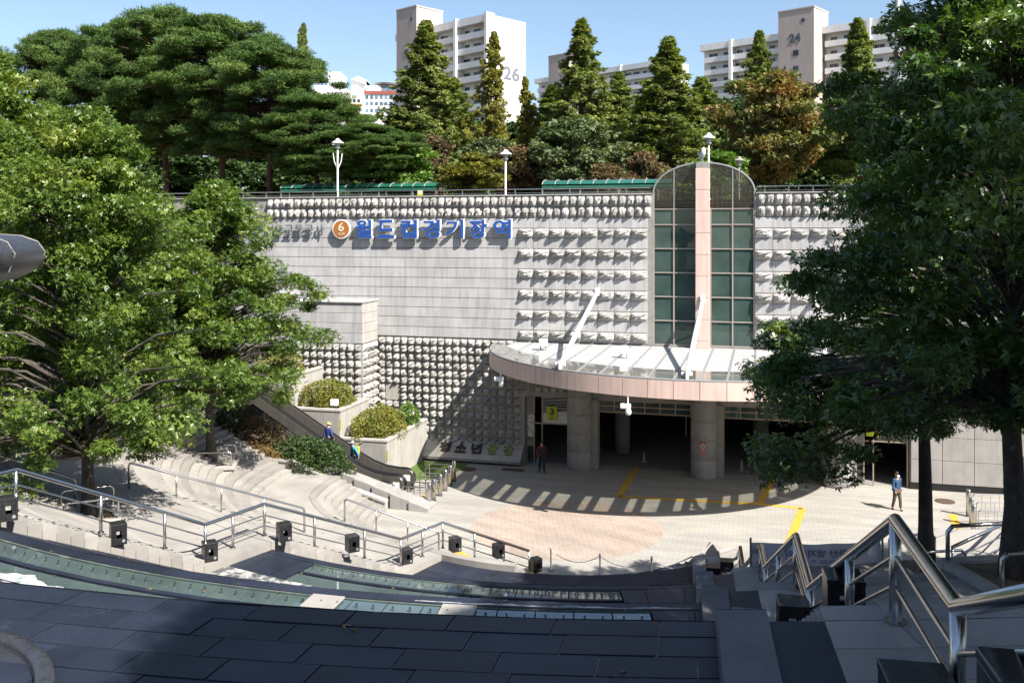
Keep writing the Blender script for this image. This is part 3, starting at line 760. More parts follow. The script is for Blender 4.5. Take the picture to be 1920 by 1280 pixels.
# top rail on the wall
RL = wall_root('wall_top_railing','thin steel railing along the top of the station wall','railing')
for nm, z in (('top_rail',15.21),('lower_rail',15.0)):
    MB().tube([(-30,.15,z),(7.7,.15,z)], .028 if nm == 'top_rail' else .014, 6).tube([(13.2,.15,z),(32,.15,z)], .028 if nm == 'top_rail' else .014, 6).build(nm, M['steel'], RL)
pme = MB().tube([(0,0,0),(0,.02,.12),(0,-.05,.31)], .026, 6).mesh('post', M['steel'])
for s in list(np.arange(-20,7.6,1.55))+list(np.arange(13.6,24,1.2)): link('post', pme, RL, (s,.15,14.9))

# ------------------------------------------------------------------ station name sign
SG = wall_root('station_sign','large blue station name in raised letters with white edges, high on the wall','sign')
for i, ch in enumerate("월드컵경기장역"):
    s = -9.27+.50+1.385*i
    bk = link('letter', glyph(ch, 1.12, 1.12, .12, M['signwhite'], .035), SG, (s, -.24, 13.0))
    link('letter_face', glyph(ch, 1.02, 1.04, .05, M['blue'], .022), bk, (-.01, -.12, .01))
    for bx in (-.27,.23): MB().box(bx-.03,bx+.03,-.02,.26,-.02,.02).build('bracket', M['steel2'], bk)
DS = wall_root('line_number_disc','round orange-brown disc with the number 6 beside the blue station name','sign')
d = MB(); n = 40
d.prism([(.56*math.cos(2*math.pi*i/n), .56*math.sin(2*math.pi*i/n)) for i in range(n)], 'y', -.34, -.22)
o = d.build('rim', M['signwhite'], DS); o.location = (-10.2,0,13.0)
d = MB(); d.prism([(.50*math.cos(2*math.pi*i/n), .50*math.sin(2*math.pi*i/n)) for i in range(n)], 'y', -.355, -.33)
f = d.build('face', M['orange'], DS); f.location = (-10.2,0,13.0)
link('numeral', glyph('6', .36, .52, .02, M['cream'], .02), f, (0,-.357,.12)); link('letters', glyph('호선', .42, .18, .02, M['cream'], .01), f, (0,-.357,-.29))
MB().box(-.04,.04,-.25,.02,-.04,.04).build('bracket', M['steel2'], DS).location = (-10.2,0,13.0)
OS = wall_root('operator_sign','small dark grey letters left of the orange disc, half hidden by leaves','sign')
for i, ch in enumerate("서울교통공사"):
    link('letter', glyph(ch, .55, .60, .06, M['greyletter'], .004), OS, (-14.95+.66*i, -.22, 12.95))
    MB().box(-.02,.02,-.22,0,-.02,.02).build('bracket', M['steel2'], OS).location = (-14.95+.66*i, 0, 12.95)
lg = MB(); lg.prism([(-.3,-.3),(.05,-.3),(.35,.25),(.0,.3)], 'y', -.26,-.2); o = lg.build('emblem', M['blue'], OS); o.location = (-15.75,0,12.95)

# ------------------------------------------------------------------ glazed tower with arched top
TW = wall_root('glazed_tower','tall green glass bay split by a pink pillar, arched at the top','window bay')
def bayx(k): return (7.83, 8.92, 10.08, 10.84, 11.97, 13.09)[k]
rows = [14.45-.02-.38 + 0.0]
zt = 14.05; zrow = [zt, zt-.83] + [zt-.83-1.21*i for i in range(1,6)] ; zrow[-1] = 6.75
zrow = [14.05,13.22,12.01,10.80,9.60,8.40,7.20,6.72] if False else [14.05,13.25,12.03,10.82,9.61,8.40,7.19]
zrow = [14.05,13.22] + [13.22-1.28*i for i in range(1,6)]   # last = 6.82
for (x0,x1) in ((7.86,8.92),(8.92,10.10),(10.82,11.97),(11.97,13.06)):
    for za, zb in zip(zrow, zrow[1:]):
        MB().box(x0+.03,x1-.03,.10,.115,zb+.03,za-.03).build('pane', M['greenglass'], TW)
fr = MB()
for x in (7.86,8.92,10.08,10.84,11.97,13.06): fr.box(x-.035,x+.035,.02,.14,6.72,14.1)
for z in zrow: fr.box(7.8,10.1,.03,.139,z-.03,z+.03); fr.box(10.82,13.1,.03,.139,z-.03,z+.03)
fr.build('mullion_frame', M['mullion'], TW)
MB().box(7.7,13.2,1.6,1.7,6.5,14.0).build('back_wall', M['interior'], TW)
for zz in (13.95,10.0): MB().box(7.7,13.2,.2,1.6,zz,zz+.08).build('floor_slab', M['joint'], TW)
# pillar in stacked panels
for i in range(9):
    z0 = 6.0+1.13*i; z1 = min(z0+1.11, 16.53)
    if z0 > 16.3: break
    MB().bbox(10.10,10.80,-.62,.5,z0,z1,.012).build('pillar_panel', M['pillar'], TW)
MB().box(10.13,10.77,-.59,.48,6.0,16.45).build('pillar_core', M['joint'], TW)
# arched screen above the wall
CXA, RA, ZB, RB_ = 10.46, 2.63, 14.92, 1.56
def arc(r, a): return (CXA + r*math.cos(a)*1.0, ZB + RB_*math.sin(a))
ar = MB(); ar.tube([(arc(RA,math.pi*i/40)[0], .06, arc(RA,math.pi*i/40)[1]+.0) for i in range(41)], .045, 6); ar.build('arch_rim', M['steel2'], TW)
for x0, x1 in ((7.9,8.92),(8.92,10.1),(10.82,11.97),(11.97,13.02)):
    top = []
    for i in range(9):
        x = x0+.03+(x1-x0-.06)*i/8; c = max(-1,min(1,(x-CXA)/RA)); top.append((x, ZB+RB_*math.sqrt(max(0,1-c*c))-.03))
    MB().prism([(x0+.03,14.12),(x1-.03,14.12)]+top[::-1], 'y', .055, .065).build('arch_pane', M['archglass'], TW)
ab = MB()
for x in (8.92,11.97): ab.tube([(x,.06,14.1),(x,.06,ZB+RB_*math.sqrt(1-((x-CXA)/RA)**2))], .03, 6)
for x in (7.85,13.07): ab.tube([(x,.06,14.1),(x,.06,ZB)], .04, 6)
ab.build('arch_bar', M['steel2'], TW)
lt = MB()
for x0, x1 in ((7.9,10.08),(10.84,13.04)):
    for z in (14.36,14.64,14.95,15.2): lt.tube([(x0,.30,z),(x1,.30,z)], .018 if z < 15 else .03, 5)
    for x in np.arange(x0+.1,x1,.24): lt.tube([(x,.30,14.1),(x,.30,15.2)], .012, 5)
lt.build('guard_lattice', M['steel'], TW)

# ------------------------------------------------------------------ canopy
CP = wall_root('entrance_canopy','half-round entrance canopy with white roof, glass rim and pink edge','canopy')
SC, RC, ZT = 10.46, 11.3, 6.70
def rim(s, r=RC): return math.sqrt(max(0, r*r-(s-SC)**2))
nb = 21; bw_ = 2*RC/nb
# pink fascia panels
fa = []
for i in range(nb):
    a0 = math.acos(max(-1,min(1,-1+2*i/nb))); a1 = math.acos(max(-1,min(1,-1+2*(i+1)/nb)))
    parts = 3 if i in (0, nb-1) else 1
    for q in range(parts):
        b0 = a0+(a1-a0)*q/parts; b1 = a0+(a1-a0)*(q+1)/parts
        k = 3; vs = []; b = MB()
        for j in range(k+1):
            g_ = .012/RC; an = b0-g_+(b1-b0+2*g_)*j/k; nx, ny = math.cos(an), math.sin(an)
            for rr_, zz in ((RC,ZT-.03),(RC,ZT-.78),(RC-.05,ZT-.78),(RC-.05,ZT-.03)): vs.append((SC+rr_*nx,-rr_*ny,zz))
        fs = []
        for j in range(k):
            a = 4*j; cc = a+4
            fs += [(a,a+1,cc+1,cc),(a+2,a+3,cc+3,cc+2),(a+3,a,cc,cc+3),(a+1,a+2,cc+2,cc+1)]
        fs += [(0,3,2,1),(4*k,4*k+1,4*k+2,4*k+3)]
        b.add(vs, fs).build('fascia_panel', M['white'] if (i == 0 and q == 0) or (i == nb-1 and q == parts-1) else M['pink'], CP)
# edge angle, beams, glass, white roof
eb = MB(); eb.tube([(SC+RC*math.cos(math.pi*i/48)*.995, -RC*math.sin(math.pi*i/48)*.995, ZT+.01) for i in range(49)], .05, 6); eb.build('edge_trim', M['roofline'], CP)
def inner(s): return max(.25, rim(s)-2.9)
for i in range(nb+1):
    s = SC-RC+bw_*i; p1 = rim(s)
    if p1 < .6: continue
    pi_ = inner(s)
    MB().box(s-.045,s+.045,-p1+.06,-.12,ZT-.02,ZT+.045).build('roof_beam', M['roofline'], CP)
    deep = i % 2 == 0
    MB().box(s-(.07 if deep else .04),s+(.07 if deep else .04),-p1+.10,-.2,ZT-(.72 if deep else .34),ZT-.03).build('joist', M['white'], CP)
for i in range(nb):
    s0 = SC-RC+bw_*i+.05; s1 = s0+bw_-.10
    pa, pb = rim(max(s0,SC-RC+.05)), rim(min(s1,SC+RC-.05)); qa, qb = inner(s0), inner(s1)
    if min(pa,pb) < .9: continue
    pg = [(s0,-(pa-.1)),(s0,-(qa)),(s1,-(qb)),(s1,-(pb-.1))]
    MB().prism(pg[::-1], 'z', ZT+.0, ZT+.015).build('rim_pane', M['canopyglass'], CP)
    if min(qa,qb) > .3:
        MB().prism([(s0,-qa),(s0,-.15),(s1,-.15),(s1,-qb)][::-1], 'z', ZT-.0, ZT+.02).build('roof_panel', M['roofwhite'], CP)
bt = MB()
for i in range(nb):
    s0 = SC-RC+bw_*i+.05; s1 = s0+bw_-.10; q = min(inner(s0), inner(s1))
    p = .7
    while p < q-.1: bt.box(s0,s1,-p-.02,-p+.02,ZT+.018,ZT+.034); p += .55
bt.build('roof_batten', M['roofline'], CP)
# ceiling under the white roof
sf = []; n = 40
pts = []
for i in range(n+1):
    s = SC-RC+.3+(2*RC-.6)*i/n; pts.append((s, -max(.1, rim(s)-2.8)))
MB().prism(([(SC-RC+.3,-.02)]+pts+[(SC+RC-.3,-.02)])[::-1], 'z', ZT-.75, ZT-.70).build('ceiling', M['white'], CP)
# tie rods
for s, zu, pu in ((4.8,9.55,.05),(10.46,9.3,.62),(16.1,9.5,.05)):
    lo = (s,-9.55 if s != 10.46 else -11.0,ZT+.22); hi = (s,-pu,zu)
    rd = MB().tube([lo,hi], .115, 10).build('tie_rod', M['white'], CP, True)
    MB().bbox(lo[0]-.06,lo[0]+.06,lo[1]-.28,lo[1]+.28,ZT+.02,ZT+.42,.03).build('foot_bracket', M['white'], rd)
    MB().tube([(lo[0]-.22,lo[1],lo[2]+.02),(lo[0]+.22,lo[1],lo[2]+.02)], .09, 10).build('pin', M['white'], rd)
    MB().bbox(s-.13,s+.13,-pu-.14,-pu+.02,zu-.2,zu+.24,.03).build('wall_bracket', M['white'], rd)
# floodlights standing on the roof
for s, p in ((2.55,3.3),(7.0,5.2)):
    fl = wall_root('roof_floodlight', 'small white floodlight box on the canopy roof, ' + ('near its left tip' if s < 4 else 'nearer the pink pillar'), 'floodlight')
    MB().bbox(s-.2,s+.2,-p-.16,-p+.16,ZT+.24,ZT+.62,.03).build('housing', M['white'], fl)
    MB().box(s-.17,s+.17,-p-.175,-p-.16,ZT+.28,ZT+.58).build('lens', M['signwhite'], fl)
    for bx in (s-.14,s+.14): MB().box(bx-.02,bx+.02,-p-.05,-p+.05,ZT+.03,ZT+.26).build('bracket', M['joint'], fl)

# ------------------------------------------------------------------ entrance front
col_pos = (3.88,10.5,17.1)
for i, s in enumerate(col_pos):
    C_ = wall_root('round_column', ('round stone column beside the door with the yellow 3 sign','middle round stone column carrying the red notice','round stone column half hidden behind the right tree')[i], 'column', 'columns under the canopy')
    for k in range(6):
        z0 = k*.99; MB().lathe([(.655,z0+.006),(.665,z0+.02),(.665,z0+.97),(.655,z0+.984)], 32, (s,-.35)).build('drum', M['granite'], C_, True)
    MB().lathe([(.63,0),(.63,5.94)], 24, (s,-.35)).build('core', M['joint'], C_)
    MB().bbox(s+.52,s+.98,-.28,.45,0,3.75,.01).build('pier', M['granite'], C_)
EN = wall_root('station_entrance','entrance front with wide openings under green-tinted transom windows','entrance')
hd = MB(); hd.bbox(OPEN_L-.28,OPEN_R,-.08,.3,3.74,4.05,.01); hd.build('lintel', M['granite'], EN)
MB().bbox(OPEN_L-.28,OPEN_L,-.08,.5,.0,3.74,.01).build('jamb', M['granite'], EN)
for (a_, b_, n_) in ((4.92,9.82,6),(11.55,16.4,6)):
    f = MB(); 
    for i in range(n_+1):
        x = a_+(b_-a_)*i/n_; f.box(x-.03,x+.03,.0,.1,3.05,3.72)
    for z in (3.08,3.40,3.70): f.box(a_,b_,.005,.095,z-.03,z+.03)
    f.box(a_-.10,a_+.0,-.02,.12,0,3.73); f.box(b_,b_+.1,-.02,.12,0,3.73); f.build('transom_frame', M['tan'], EN)
    for i in range(n_):
        for z0, z1 in ((3.11,3.37),(3.43,3.67)):
            x = a_+(b_-a_)*i/n_; MB().box(x+.03,x+(b_-a_)/n_-.03,.04,.055,z0,z1).build('transom_pane', M['greenglass'], EN)
# door 3 on the left, and its twin on the right
for dx0, dx1, sx in ((.80,3.25,2.42),(18.0,20.5,18.9)):
    f = MB()
    for x in (dx0+.03, dx0+.45, dx0+.9, dx1): f.box(x-.03,x+.03,.10,.18,0,3.72)
    f.box(dx0,dx1,.105,.175,2.22,2.28); f.build('door_frame', M['tan'], EN)
    MB().box(dx0+.93,dx1-.03,.13,.145,2.29,3.7).build('door_glass', M['clearglass'], EN)
    MB().box(dx0+.06,dx0+.42,.13,.145,.05,3.7).build('door_glass', M['clearglass'], EN)
ES = wall_root('exit_sign','square yellow-green sign with a black 3 hanging in the left doorway','sign')
e = MB().bbox(1.97,2.55,.06,.10,2.45,3.20,.006).build('plate', M['signyellow'], ES)
link('numeral', glyph('3', .26, .38, .01, M['signblack'], .03), e, (2.26,.058,2.93)); link('letters', glyph('출구', .2, .09, .01, M['signblack'], .01), e, (2.26,.058,2.62))
link('letters', glyph('Exit', .2, .07, .01, M['signblack'], .01), e, (2.26,.058,2.51))
ES2 = wall_root('exit_sign','yellow-green sign seen through leaves above the right doorway','sign')
e = MB().bbox(18.55,19.15,.06,.10,2.5,3.25,.006).build('plate', M['signyellow'], ES2); link('numeral', glyph('2', .26, .38, .01, M['signblack'], .03), e, (18.85,.058,2.93))
RN = wall_root('red_notice','small red notice with a white circle on the middle column','notice')
n = MB()
pts = []
for i in range(7):
    a = -.36+.72*i/6; pts.append((10.5+.69*math.sin(a)*.62, -.35-.69*math.cos(a*.62)))
pl = MB(); vs = []
for x, y in pts: vs += [(x,y,1.35),(x,y,1.95)]
pl.add(vs, [(2*i,2*i+2,2*i+3,2*i+1) for i in range(6)]).build('plate', M['signred'], RN)
MB().prism([(10.5+.145*math.cos(2*math.pi*i/20), 1.75+.145*math.sin(2*math.pi*i/20)) for i in range(20)], 'y', -1.058, -1.046).build('disc', M['cream'], RN)
MB().prism([(10.43,1.70),(10.47,1.69),(10.52,1.80),(10.47,1.84)], 'y', -1.064, -1.059).prism([(10.53,1.68),(10.58,1.68),(10.58,1.73),(10.53,1.73)], 'y', -1.064, -1.059).build('pictogram', M['signblack'], RN)
bb = MB()
for i in range(3): bb.box(10.37+.1*i,10.43+.1*i,-1.052,-1.044,1.50,1.56)
bb.box(10.37,10.63,-1.052,-1.044,1.40,1.42).build('print', M['signwhite'], RN)
# interior concourse
CI = wall_root('concourse','dark station concourse behind the openings','interior')
MB().box(-1,23,.5,.6,-.02,3.9).build('gap', M['interior'], CI) if False else None
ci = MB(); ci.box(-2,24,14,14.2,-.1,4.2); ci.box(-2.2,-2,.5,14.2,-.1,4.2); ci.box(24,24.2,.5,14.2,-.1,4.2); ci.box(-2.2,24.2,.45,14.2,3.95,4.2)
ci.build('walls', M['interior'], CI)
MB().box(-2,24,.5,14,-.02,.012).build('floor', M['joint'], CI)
for s, q in ((5.6,4.0),(13.4,6.5)): MB().lathe([(.45,0),(.45,3.95)], 20, (s,q)).build('inner_column', M['granite'], CI, True)
for s, q in ((7.1,2.0),(12.4,1.5),(13.1,1.5)):
    MB().lathe([(.17,.013),(.17,.04),(.10,.06),(.03,.55),(.02,.56)], 12, (s,q)).build('floor_cone', M['granite'], CI, True)
MB().box(8.9,9.0,8.0,8.05,.3,1.7).box(10.0,10.1,8.0,8.05,.3,1.7).build('poster', M['panel'], CI)
# right of the openings
RW = wall_root('right_entrance_wall','smooth stone wall panels right of the doors, behind the tree trunks','wall')
for i in range(4):
    for k in range(3): MB().bbox(20.65+1.45*i,22.08+1.45*i,-.06,.05,.35+1.15*k,1.48+1.15*k,.01).build('wall_panel', M['granite'], RW)
MB().box(20.6,26.6,-.04,.05,0,.34).build('plinth', M['signblack'], RW)
GL = wall_root('glass_lobby','glass lobby box at the far right of the square','lobby')
for i in range(4): MB().box(26.8+1.3*i,28.05+1.3*i,-1.2,-1.18,.1,2.9).build('pane', M['poolglass'], GL)
fb = MB()
for i in range(5): fb.box(26.72+1.3*i,26.8+1.3*i,-1.24,-1.14,0,3.0)
fb.box(26.7,32,-1.24,-1.14,2.9,3.05); fb.box(26.7,32,-1.24,.0,3.05,3.15); fb.build('frame', M['tan'], GL)

# sloping stone board with five characters
BD = wall_root('lettered_board','low sloping stone board with dark and green raised characters at the wall foot','sign')
bl = MB(); bl.prism([(-.05,1.10),(-.95,.26),(-.95,.14),(-.05,.9)], 'x', -5.0, .72); bl.build('board_core', M['joint'], BD)
ang = math.atan2(1.10-.26, .90); Ls = math.hypot(.84,.90)
def onboard(x, t):  # t along slope from the bottom
    return (x, -.95+t*math.cos(ang), .26+t*math.sin(ang))
for i in range(7):
    for k in range(3):
        x0 = -5.0+5.72*i/7+.008; x1 = x0+5.72/7-.016; t0 = Ls*k/3+.006; t1 = Ls*(k+1)/3-.006
        q = [onboard(x0,t0),onboard(x1,t0),onboard(x1,t1),onboard(x0,t1)]; nrm = (0,-math.sin(ang)*.02,math.cos(ang)*.02)
        b = MB(); b.add([tuple(v) for v in q]+[tuple(v[j]+nrm[j] for j in range(3)) for v in q], [(0,1,2,3),(4,5,6,7),(0,1,5,4),(1,2,6,5),(2,3,7,6),(3,0,4,7)]); b.build('board_tile', M['coping'], BD)
for i, ch in enumerate("청소년광장"):
    o = link('character', glyph(ch, .62, .66, .09, M['brownletter'] if i < 3 else M['greenletter'], .03), BD)
    x, y, z = onboard(-3.75+.92*i, Ls*.56); o.location = (x, y-.02*math.sin(ang), z+.02*math.cos(ang)); o.rotation_euler = (-(math.pi/2-ang), 0, 0)
ME_LAWN = W(-4.6,1.6)
lw = MB().add([tuple(W(s,p,.014)) for s,p in ((-5.4,1.0),(-2.2,1.0),(-2.2,2.3),(-3.2,4.6),(-5.0,5.6))], [(0,1,2,3,4)]); struct(lw.build('lawn_patch', M['grass']), 'small patch of lawn below the sloping board')

# cctv cameras
for s, p, z, lab in ((1.2,6.6,ZT-1.05,'white security camera under the left part of the canopy edge'),(8.0,11.0,ZT-1.25,'white security camera hanging from the canopy edge above the middle doorway')):
    cc = wall_root('security_camera', lab, 'camera')
    MB().tube([(s,-p,ZT-.7),(s,-p,z+.1)], .03, 8).build('stem', M['white'], cc)
    MB().bbox(s-.32,s+.12,-p-.11,-p+.11,z-.06,z+.14,.03).build('housing', M['white'], cc)
    MB().lathe([(.03,z-.35),(.11,z-.30),(.13,z-.2),(.10,z-.07)], 12, (s+.02,-p)).build('dome', M['white'], cc, True)

# ------------------------------------------------------------------ stone block behind the escalators
BK = wall_root('escalator_block','square stone block projecting from the wall above the escalators','wall')
MB().box(-16,-8.10,-2.12,0,0,8.86).build('core', M['joint'], BK)
MB().bbox(-16,-8.0,-2.26,.0,8.86,8.96,.02).build('coping', M['panel'], BK)
for c in range(4):
    z = 8.84-.56*(c+.5)
    for s in np.arange(-8.06-.66,-15.5,-1.33): link('wall_panel', pm.setdefault(('b1',), MB().bbox(-.66,.66,-.05,.01,-.27,.27,.012).mesh('wall_panel', M['panel'])), BK, (s,-2.12,z))
    for p in (.36,1.06,1.75): link('wall_panel', pm.setdefault(('b2',), MB().bbox(-.01,.05,-.34,.34,-.27,.27,.012).mesh('wall_panel', M['coping'])), BK, (-8.10,-p,z))
for r_ in range(11):
    z = 6.58-.455*(r_+.5)
    for c in range(9): stone(SQ, -8.33-.45*c, z, BK, -2.13)
    for c in range(4): stone(SQ, -8.09, z, BK, -.27-.52*c, R(90))
# ------------------------------------------------------------------ stepped planters beside the escalator
def planter(s1, ztop, pf, pb, label, hz, seed, sleft):
    P = wall_root('stone_planter', label, 'planter', 'stepped planters beside the escalators')
    n = 6
    for i in range(n):
        a = pf+(pb-pf)*i/n; b_ = pf+(pb-pf)*(i+1)/n
        MB().bbox(s1-.14,s1,-a+.004 if a > b_ else -a, -b_-.004, -.02, ztop-.13, .008).build('side_slab', M['coping'], P)
    k = max(2, int((s1-sleft)/.6))
    for i in range(k):
        a = sleft+(s1-.15-sleft)*i/k; b_ = sleft+(s1-.15-sleft)*(i+1)/k
        MB().bbox(a+.004,b_-.004,-pf-.0,-pf+.14,-.02,ztop-.13,.008).build('front_slab', M['granite'], P)
    MB().bbox(s1-.26,s1+.04,-pf-.04,-pb,ztop-.13,ztop,.015).build('side_coping', M['coping'], P)
    MB().bbox(sleft,s1-.27,-pf-.04,-pf+.26,ztop-.13,ztop,.015).build('front_coping', M['coping'], P)
    MB().box(sleft,s1-.15,-pf+.15,-pb,0,ztop-.22).build('soil', M['soil'], P)
    w = MB(); z_ = ztop-.75
    w.box(s1-.02,s1+.012,-pf-.012,-pf+.07,z_-.32,z_+.22); st = w.build('warning_sticker', M['signyellow'], P)
    sb = MB()
    for i in range(4): sb.prism([(-pf-.0,z_-.30+.135*i),(-pf+.068,z_-.26+.135*i),(-pf+.068,z_-.20+.135*i),(-pf-.0,z_-.24+.135*i)], 'x', s1+.012, s1+.016)
    sb.build('sticker_stripe', M['signblack'], st)
    return P
planter(-5.0,2.23,5.95,.05,'lowest white planter with a bushy shrub, next to the escalator landing',1.5,1,-7.6)
planter(-7.6,3.66,5.95,2.3,'middle white planter of the stepped row beside the escalators',1.3,2,-10.4)
planter(-10.4,5.3,5.95,2.3,'upper white planter of the stepped row, partly behind the oak leaves',1.3,3,-13.4)
def bush(name, label, s, p, z, dims, material, seed, rot=0.0, n=2600, leaf=.13, cat='shrub', group=None, kind='pair'):
    w = W(s,p,z); t = thing(name, label, cat, w, rot-PSI, group)
    link('foliage', shrub_mesh(seed, dims, material, n, leaf, kind), t); link('stems', stem_mesh(seed, dims), t); return t
bush('planter_shrub','rounded yellow-green shrub filling the lowest white planter',-6.3,3.9,1.98,(2.7,4.3,1.5),M['hedge'],71,n=11000,leaf=.10)
bush('planter_shrub','bright green leafy shrub at the back corner of the lowest planter',-5.5,1.7,1.98,(1.3,1.5,1.35),M['bright'],72,n=1500,leaf=.13)
bush('planter_shrub','rounded olive shrub in the middle planter under the stone block',-9.1,4.3,3.4,(2.9,3.2,1.45),M['hedge'],73,n=9000,leaf=.10)
bush('planter_shrub','olive shrub in the upper planter behind oak leaves',-12.0,4.3,5.0,(2.7,3.0,1.3),M['hedge'],74,n=2500,leaf=.12)
FL = wall_root('garden_floodlight','small white floodlight standing in the middle planter','floodlight')
MB().bbox(-8.35,-7.95,-5.62,-5.35,3.75,4.08,.03).build('housing', M['white'], FL); MB().box(-8.2,-8.1,-5.5,-5.45,3.4,3.76).build('stake', M['steel2'], FL)
# ------------------------------------------------------------------ escalators
def epath(off=0.0):
    return [(-22.0,9.0+off),(-20.6,9.0+off),(-20.1,8.9+off),(-19.5,8.65+off),(-6.4,1.09+off),(-5.7,.74+off),(-5.0,.52+off),(-4.3,.45+off),(-3.9,.45+off)]
def escalator(label, p0, p1):
    E_ = wall_root('escalator', label, 'escalator', 'escalators down to the square')
    tr = MB(); pth = epath(-.42)
    st = [(s,z) for s,z in pth]
    # individual treads
    s = -5.4; z = .16
    tb = MB()
    for a_, b_ in zip(pth, pth[1:]):
        vs = [(a_[0],-p0-.18,a_[1]-.1),(a_[0],-p1+.18,a_[1]-.1),(b_[0],-p1+.18,b_[1]-.1),(b_[0],-p0-.18,b_[1]-.1)]
        tb.add(vs, [(0,3,2,1)])
    tb.build('step_bed', M['tread'], E_)
    tm = MB().bbox(0,.40,-p1+.2,-p0-.2,-.2,0,.008).mesh('tread', M['tread'])
    for k in range(36): link('tread', tm, E_, (-6.4-.40*(k+1), 0, .62+.231*(k+1)))
    MB().bbox(-5.0,-3.3,-p1+.05,-p0-.05,0,.06,.01).build('comb_plate', M['steel'], E_)
    for p in (p0, p1):
        up = epath(.42); lo = epath(-.75); b = MB()
        poly = [(x,z) for x,z in up] + [(-3.62,.75),(-3.5,.45),(-3.62,.15),(-3.9,.0)] + [(x,max(z,0.0)) for x,z in lo[::-1][1:]]
        w = .07
        vs = [(x,-p-w,z) for x,z in poly]+[(x,-p+w,z) for x,z in poly]; n = len(poly)
        # strip faces between upper and lower paths
        nu = len(up)
        lo2 = [(x,max(z,0.0)) for x,z in lo]
        for i in range(nu-1):
            for sg in (-1,1):
                q = [(up[i][0],-p+sg*w,up[i][1]),(up[i+1][0],-p+sg*w,up[i+1][1]),(lo2[i+1][0],-p+sg*w,lo2[i+1][1]),(lo2[i][0],-p+sg*w,lo2[i][1])]
                b.add(q, [(0,1,2,3) if sg > 0 else (3,2,1,0)])
            b.add([(up[i][0],-p-w,up[i][1]),(up[i][0],-p+w,up[i][1]),(up[i+1][0],-p+w,up[i+1][1]),(up[i+1][0],-p-w,up[i+1][1])], [(0,3,2,1)])
        nw = [(-3.9+.43*math.sin(a), .44+.43*math.cos(a)) for a in [math.pi*i/10 for i in range(11)]]
        b.prism(nw, 'y', -p-w, -p+w)
        bal = b.build('balustrade', M['escal'], E_)
        belt = [(x,-p,z+.04) for x,z in up[:-1]] + [(-3.9+.47*math.sin(a), -p, .44+.47*math.cos(a)) for a in [math.pi*i/10 for i in range(10)]]
        MB().tube(belt, .05, 8).build('handrail', M['belt'], bal, True)
        t2 = [(x,-p+.055,z-.035) for x,z in up[:-1]] + [(-3.9+.42*math.sin(a), -p+.055, .44+.42*math.cos(a)) for a in [math.pi*i/10 for i in range(9)]]
        t3 = [(q[0],-p-.055,q[2]) for q in t2]
        MB().tube(t2, .018, 5).tube(t3, .018, 5).build('rail_trim', M['steel'], bal)
        MB().box(-4.02,-3.68,-p-w-.006,-p-w,.28,.58).build('notice', M['signwhite'], bal)
    return E_
escalator('escalator nearest the planters, two people riding down on it',6.05,7.25)
escalator('escalator nearest the stairs, its belts ending by the hedge',7.48,8.68)
# barriers at the escalator foot
def barrier(name, label, s, p0, p1, h=.95, rails=True, root=None, ln=None):
    Bq = thing(name, label, 'barrier', W(s,p0,0), -PSI, 'steel barriers on the square')
    L = p1-p0
    MB().lathe([(.10,0),(.10,h+.08),(.085,h+.10)], 14, (0,0)).build('post', M['steel'], Bq, True)
    u = MB().tube([(-.14,0,.04),(-.14,0,h*.80),(-.22,0,h*.88),(-L+.08,0,h*.88),(-L,0,h*.80),(-L,0,.04)], .024, 8)
    u.tube([(-.14,0,.2),(-L,0,.2)], .018, 6); u.build('hoop', M['steel'], Bq)
    for k in range(1,4): MB().tube([(-.14-(L-.14)*k/4,0,.2),(-.14-(L-.14)*k/4,0,h*.88)], .012, 5).build('bar', M['steel'], Bq)
    return Bq
for i, (s, p) in enumerate(((-1.85,4.6),(-1.75,5.5),(-1.7,6.4),(-1.65,7.3),(-1.65,8.2),(-1.6,9.0))):
    barrier('steel_barrier', ('first','second','third','fourth','fifth','sixth')[i]+' steel barrier from the lawn, at the escalator foot', s, p, p+1.35)
for i, (px, py) in enumerate(((1816,968),(1822,985),(1826,1000))):
    x, y = G(px,py); Bq = thing('steel_barrier', ('far','middle','near')[i]+' steel barrier of the three by the far right glass', 'barrier', (x,y,0), -.12, 'steel barriers on the square')
    MB().lathe([(.10,0),(.10,1.2),(.085,1.22)], 14).build('post', M['steel'], Bq, True)
    MB().tube([(.2,0,.04),(.2,0,.95),(.28,0,1.03),(2.0,0,1.03),(2.08,0,.95),(2.08,0,.04)], .024, 8).tube([(.2,0,.25),(2.08,0,.25)], .018, 6).build('hoop', M['steel'], Bq)
    for k in range(1,5): MB().tube([(.2+.376*k,0,.25),(.2+.376*k,0,1.03)], .012, 5).build('bar', M['steel'], Bq)
# manhole covers and drain
for px, py, lab in ((878,880,'round rusty manhole cover left of the door, in a patch of sun'),(1772,940,'round dark manhole cover at the right of the square')):
    x, y = G(px,py); c = MB().lathe([(.45,.006),(.45,.022),(.42,.024)], 24).build('manhole_cover', M['iron']); c.location = (x,y,0); tag(c, lab, 'manhole cover')
x, y = G(962,881); dr = MB().box(-.6,.6,-.25,.25,.006,.02).build('drain_grate', M['iron']); dr.location = (x,y,0); dr.rotation_euler = (0,0,-PSI); tag(dr,'rectangular rusty drain grate in front of the left door','drain')
